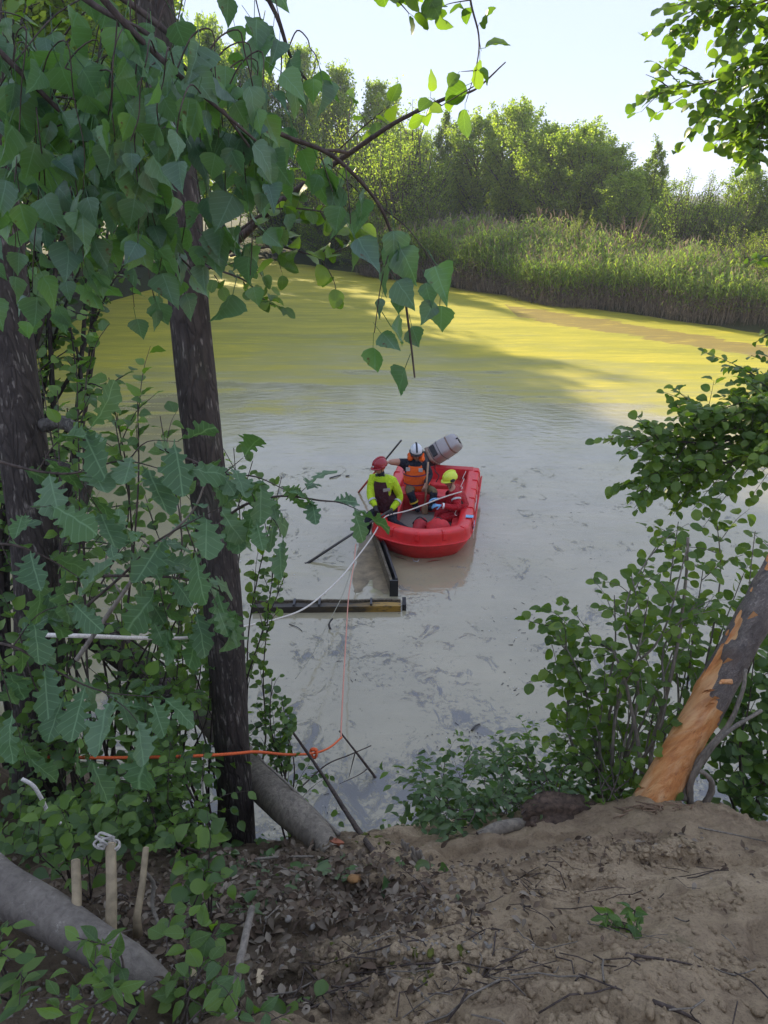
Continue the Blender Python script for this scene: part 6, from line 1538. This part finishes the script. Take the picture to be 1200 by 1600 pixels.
# ------------------------------------------------------------------ plants on the ground
def plant(name, label, base, tips, kind, mat, seed, leaf, step, **kw):
    kw.setdefault('stem', .004); kw.setdefault('side', 3); kw.setdefault('slen', .12); kw.setdefault('cat', 'plant'); kw.setdefault('wood', 'twig')
    shrub(name, label, base, tips, kind, mat, seed, leaf, step, **kw)
B = lambda u, v: g_at(u, v)
GP = 'cut leafy branches piled at the water edge'
for i, (bu, bv_, tips, lf, mt, lab) in enumerate([
    (720, 1300, [(665, 1235, 3.3), (690, 1215, 3.5), (710, 1200, 3.6), (730, 1245, 3.3), (680, 1270, 3.1), (650, 1250, 3.3)], .065, 'cut_leaf', 'leafy cut branch at the left end of the green pile'),
    (790, 1290, [(760, 1200, 3.6), (790, 1180, 3.8), (820, 1200, 3.7), (770, 1240, 3.3), (810, 1240, 3.3), (840, 1215, 3.6)], .055, 'cut_leaf', 'middle cut branch with slim drooping leaves above the pale log piece'),
    (870, 1275, [(840, 1185, 3.8), (880, 1180, 3.9), (910, 1200, 3.7), (870, 1225, 3.4), (930, 1230, 3.4), (900, 1150, 4.0)], .055, 'under_leaf', 'dark leafy cut branch above the rotten root'),
    (960, 1270, [(930, 1190, 3.7), (960, 1180, 3.8), (985, 1220, 3.4), (940, 1240, 3.3), (985, 1250, 3.1), (900, 1130, 4.0), (870, 1125, 4.0), (940, 1120, 3.9)], .055, 'alder_leaf', 'leafy branch between the pile and the stripped trunk'),
    (690, 1290, [(640, 1225, 3.5), (655, 1195, 3.8), (700, 1175, 3.9), (745, 1165, 4.0)], .05, 'hazel_leaf', 'light green sprigs sticking out at the left of the pile'),
    (850, 1270, [(780, 1160, 4.1), (830, 1150, 4.2), (760, 1180, 4.0), (870, 1165, 4.1)], .05, 'hazel_leaf', 'light green sprigs reaching over the water behind the pile'),
    (730, 1310, [(700, 1290, 3.0), (760, 1275, 3.1), (690, 1310, 2.9), (745, 1255, 3.2)], .06, 'cut_leaf', 'low wilting branch in front of the green pile'),
    (830, 1295, [(800, 1262, 3.1), (850, 1258, 3.1), (880, 1262, 3.1), (770, 1255, 3.2)], .05, 'cut_leaf', 'wilting sprig lying on the rotten root')]):
    plant('cut_branch', lab, B(bu, bv_) + Vector((0, .1, .02)), [W(*t) for t in tips], 'ash' if mt != 'alder_leaf' else 'alder', mt, 120 + i, lf * 1.3, .044, side=5, slen=.26, group=GP, cat='branch')
# seedlings on the slope
plant('seedling', 'small seedling with divided leaves alone on the bare slope', B(985, 1455), [at_y(945, 1445, g_at(985, 1455).y - .03), at_y(985, 1418, g_at(985, 1455).y), at_y(940, 1430, g_at(985, 1455).y), at_y(1000, 1440, g_at(985, 1455).y - .05)], 'ash', 'hazel_leaf', 140, .05, .018, side=2, slen=.05)
plant('weed', 'green weed in the bottom centre left', B(490, 1590), [at_y(470, 1580, 1.25), at_y(500, 1575, 1.25), at_y(515, 1590, 1.2), at_y(450, 1595, 1.15)], 'hazel', 'under_leaf', 141, .06, .03, side=1, slen=.05)
# shoots at the bottom left
BL_ = [((300, 1600), [(290, 1480, 1.25), (330, 1500, 1.2), (310, 1440, 1.35), (270, 1420, 1.4), (345, 1440, 1.35), (330, 1545, 1.1)], .050, 'hazel', 'hazel_leaf', 'leafy shoots right of the grey log at the bottom left'),
       ((200, 1600), [(120, 1465, 1.05), (140, 1500, 1.0), (60, 1560, .95), (100, 1590, .9), (170, 1540, .98)], .048, 'ash', 'hazel_leaf', 'shoot with narrow bright leaves hanging over the dirt heap'),
       ((310, 1440), [(270, 1300, 1.75), (330, 1310, 1.75), (300, 1350, 1.65), (345, 1370, 1.6), (285, 1390, 1.6), (320, 1290, 1.9)], .055, 'hazel', 'under_leaf', 'broad leafed dark shoots right of the thinnest stake'),
       ((130, 1400), [(110, 1290, 1.8), (90, 1260, 1.8), (180, 1250, 1.9), (150, 1300, 1.8), (60, 1300, 1.8), (200, 1290, 1.9)], .055, 'hazel', 'under_leaf', 'leafy twigs above the leftmost stake'),
       ((20, 1560), [(0, 1480, 1.1), (20, 1500, 1.05), (-30, 1560, .95), (30, 1570, .95)], .045, 'ash', 'under_leaf', 'shoot at the bottom left corner'),
       ((380, 1590), [(350, 1570, 1.1), (370, 1590, 1.0), (400, 1585, 1.05), (340, 1520, 1.2)], .045, 'ash', 'hazel_leaf', 'small leafy shoot beside the foot of the grey cane')]
for i, ((bu, bv_), tips, lf, k, mt, lab) in enumerate(BL_):
    plant('leafy_shoot', lab, B(bu, bv_), [W(*t) for t in tips], k, mt, 150 + i, lf * 1.1, .034, side=2, slen=.10, group='young shoots at the bottom left')
# low ground cover between the trunks
def cover(n, centers, seed, size, mat, name, hmax=.3):
    r = np.random.default_rng(seed); x, y = cluster(n, centers, seed); z = height(x, y) + r.uniform(.02, hmax, n)
    yv = r.normal(size=(n, 3)); yv[:, 2] = yv[:, 2] * .4 - .2; yv /= np.linalg.norm(yv, axis=1)[:, None]
    zv = np.stack([r.normal(0, .4, n), r.normal(0, .4, n) - .25, np.ones(n)], -1); xv = np.cross(yv, zv); xv /= np.linalg.norm(xv, axis=1)[:, None]; zv = np.cross(xv, yv)
    s = size * r.uniform(.6, 1.25, n); A = np.zeros((n, 4, 4)); A[:, :3, 0] = xv * s[:, None]; A[:, :3, 1] = yv * s[:, None]; A[:, :3, 2] = zv * s[:, None]; A[:, :3, 3] = np.stack([x, y, z], -1)
    merged_leaves('hazel', A, None, name, mat)
cover(850, [(-1.5, 2.9, .25, .25), (-1.6, 3.0, .3, .3), (-1.35, 3.4, .18, .2), (-2.0, 3.2, .5, .4), (-1.45, 2.5, .2, .25)], 160, .055, M['under_leaf'], 'ground_cover', .38)
cover(330, [(-1.35, 2.7, .2, .25), (-1.6, 2.9, .3, .2)], 161, .05, M['hazel_leaf'], 'ground_cover', .45)
cover(420, [(-.5, 3.8, .25, .25), (-.2, 4.1, .3, .15)], 162, .045, M['under_leaf'], 'bank_weeds', .2)
cover(600, [(1.0, 3.6, .5, .15), (.6, 3.6, .3, .15), (1.7, 3.5, .4, .2)], 163, .05, M['under_leaf'], 'bank_weeds', .3)
# floating bits on the water
def floaters():
    r = np.random.default_rng(31); n = 2200
    x = r.normal(.6, 2.2, n); y = 4.6 + r.gamma(1.6, 1.5, n); kk = fbm(x, y, .9, 3, 7) > .02; x, y = x[kk], y[kk]; keep = (y < 14); x, y = x[keep], y[keep]; n = len(x)
    mb = MB(); rr = random.Random(31)
    for a, b_ in zip(x, y):
        if rr.random() < .75:
            s = rr.uniform(.004, .012) * (1 + b_ * .06); an = rr.uniform(0, 3); c_, s_ = math.cos(an), math.sin(an); k = rr.uniform(.3, .6)
            mb.add([(a + c_ * s, b_ + s_ * s, .006), (a - s_ * s * k, b_ + c_ * s * k, .008), (a - c_ * s, b_ - s_ * s, .006), (a + s_ * s * k, b_ - c_ * s * k, .007)], [[0, 1, 2, 3]], rr.choice([0, 0, 1]))
        else:
            l = rr.uniform(.02, .07); an = rr.uniform(-1.5, 1.5); mb.tube([(a, b_, .004), (a + math.cos(an) * l, b_ + math.sin(an) * l, .006)], .003, 4, 0)
    tag(mb.build('floating_debris', [plain('dark wet debris', (.03, .03, .035), .5), plain('pale floating flake', (.45, .44, .40), .6)], smooth=False), kind='stuff')
floaters()
stick('short black stick floating left of the boat', [at_z(515, 747, .01), at_z(525, 744, .02), at_z(532, 742, .01)], .014, .010, 'pole' if 'pole' in M else 'twig', group='sticks afloat left of the boat')
stick('small dark chip floating right of the black stick', [at_z(540, 744, .01), at_z(546, 743, .02)], .018, .012, 'pole', group='sticks afloat left of the boat')
stick('black knobbly branch stub standing in the water under the beam', [at_z(517, 985, -.02), at_z(514, 975, .06), at_z(520, 966, .12)], .018, .010, 'pole')
stick('dark stick afloat in the lower middle of the water', [at_z(737, 1141, .01), at_z(743, 1134, .02), at_z(750, 1131, .01)], .012, .007, 'pole')
stick('thin stick lying on the surface left of the beam end', [at_z(452, 975, .005), at_z(465, 980, .012), at_z(472, 986, .005)], .006, .004, 'pole')
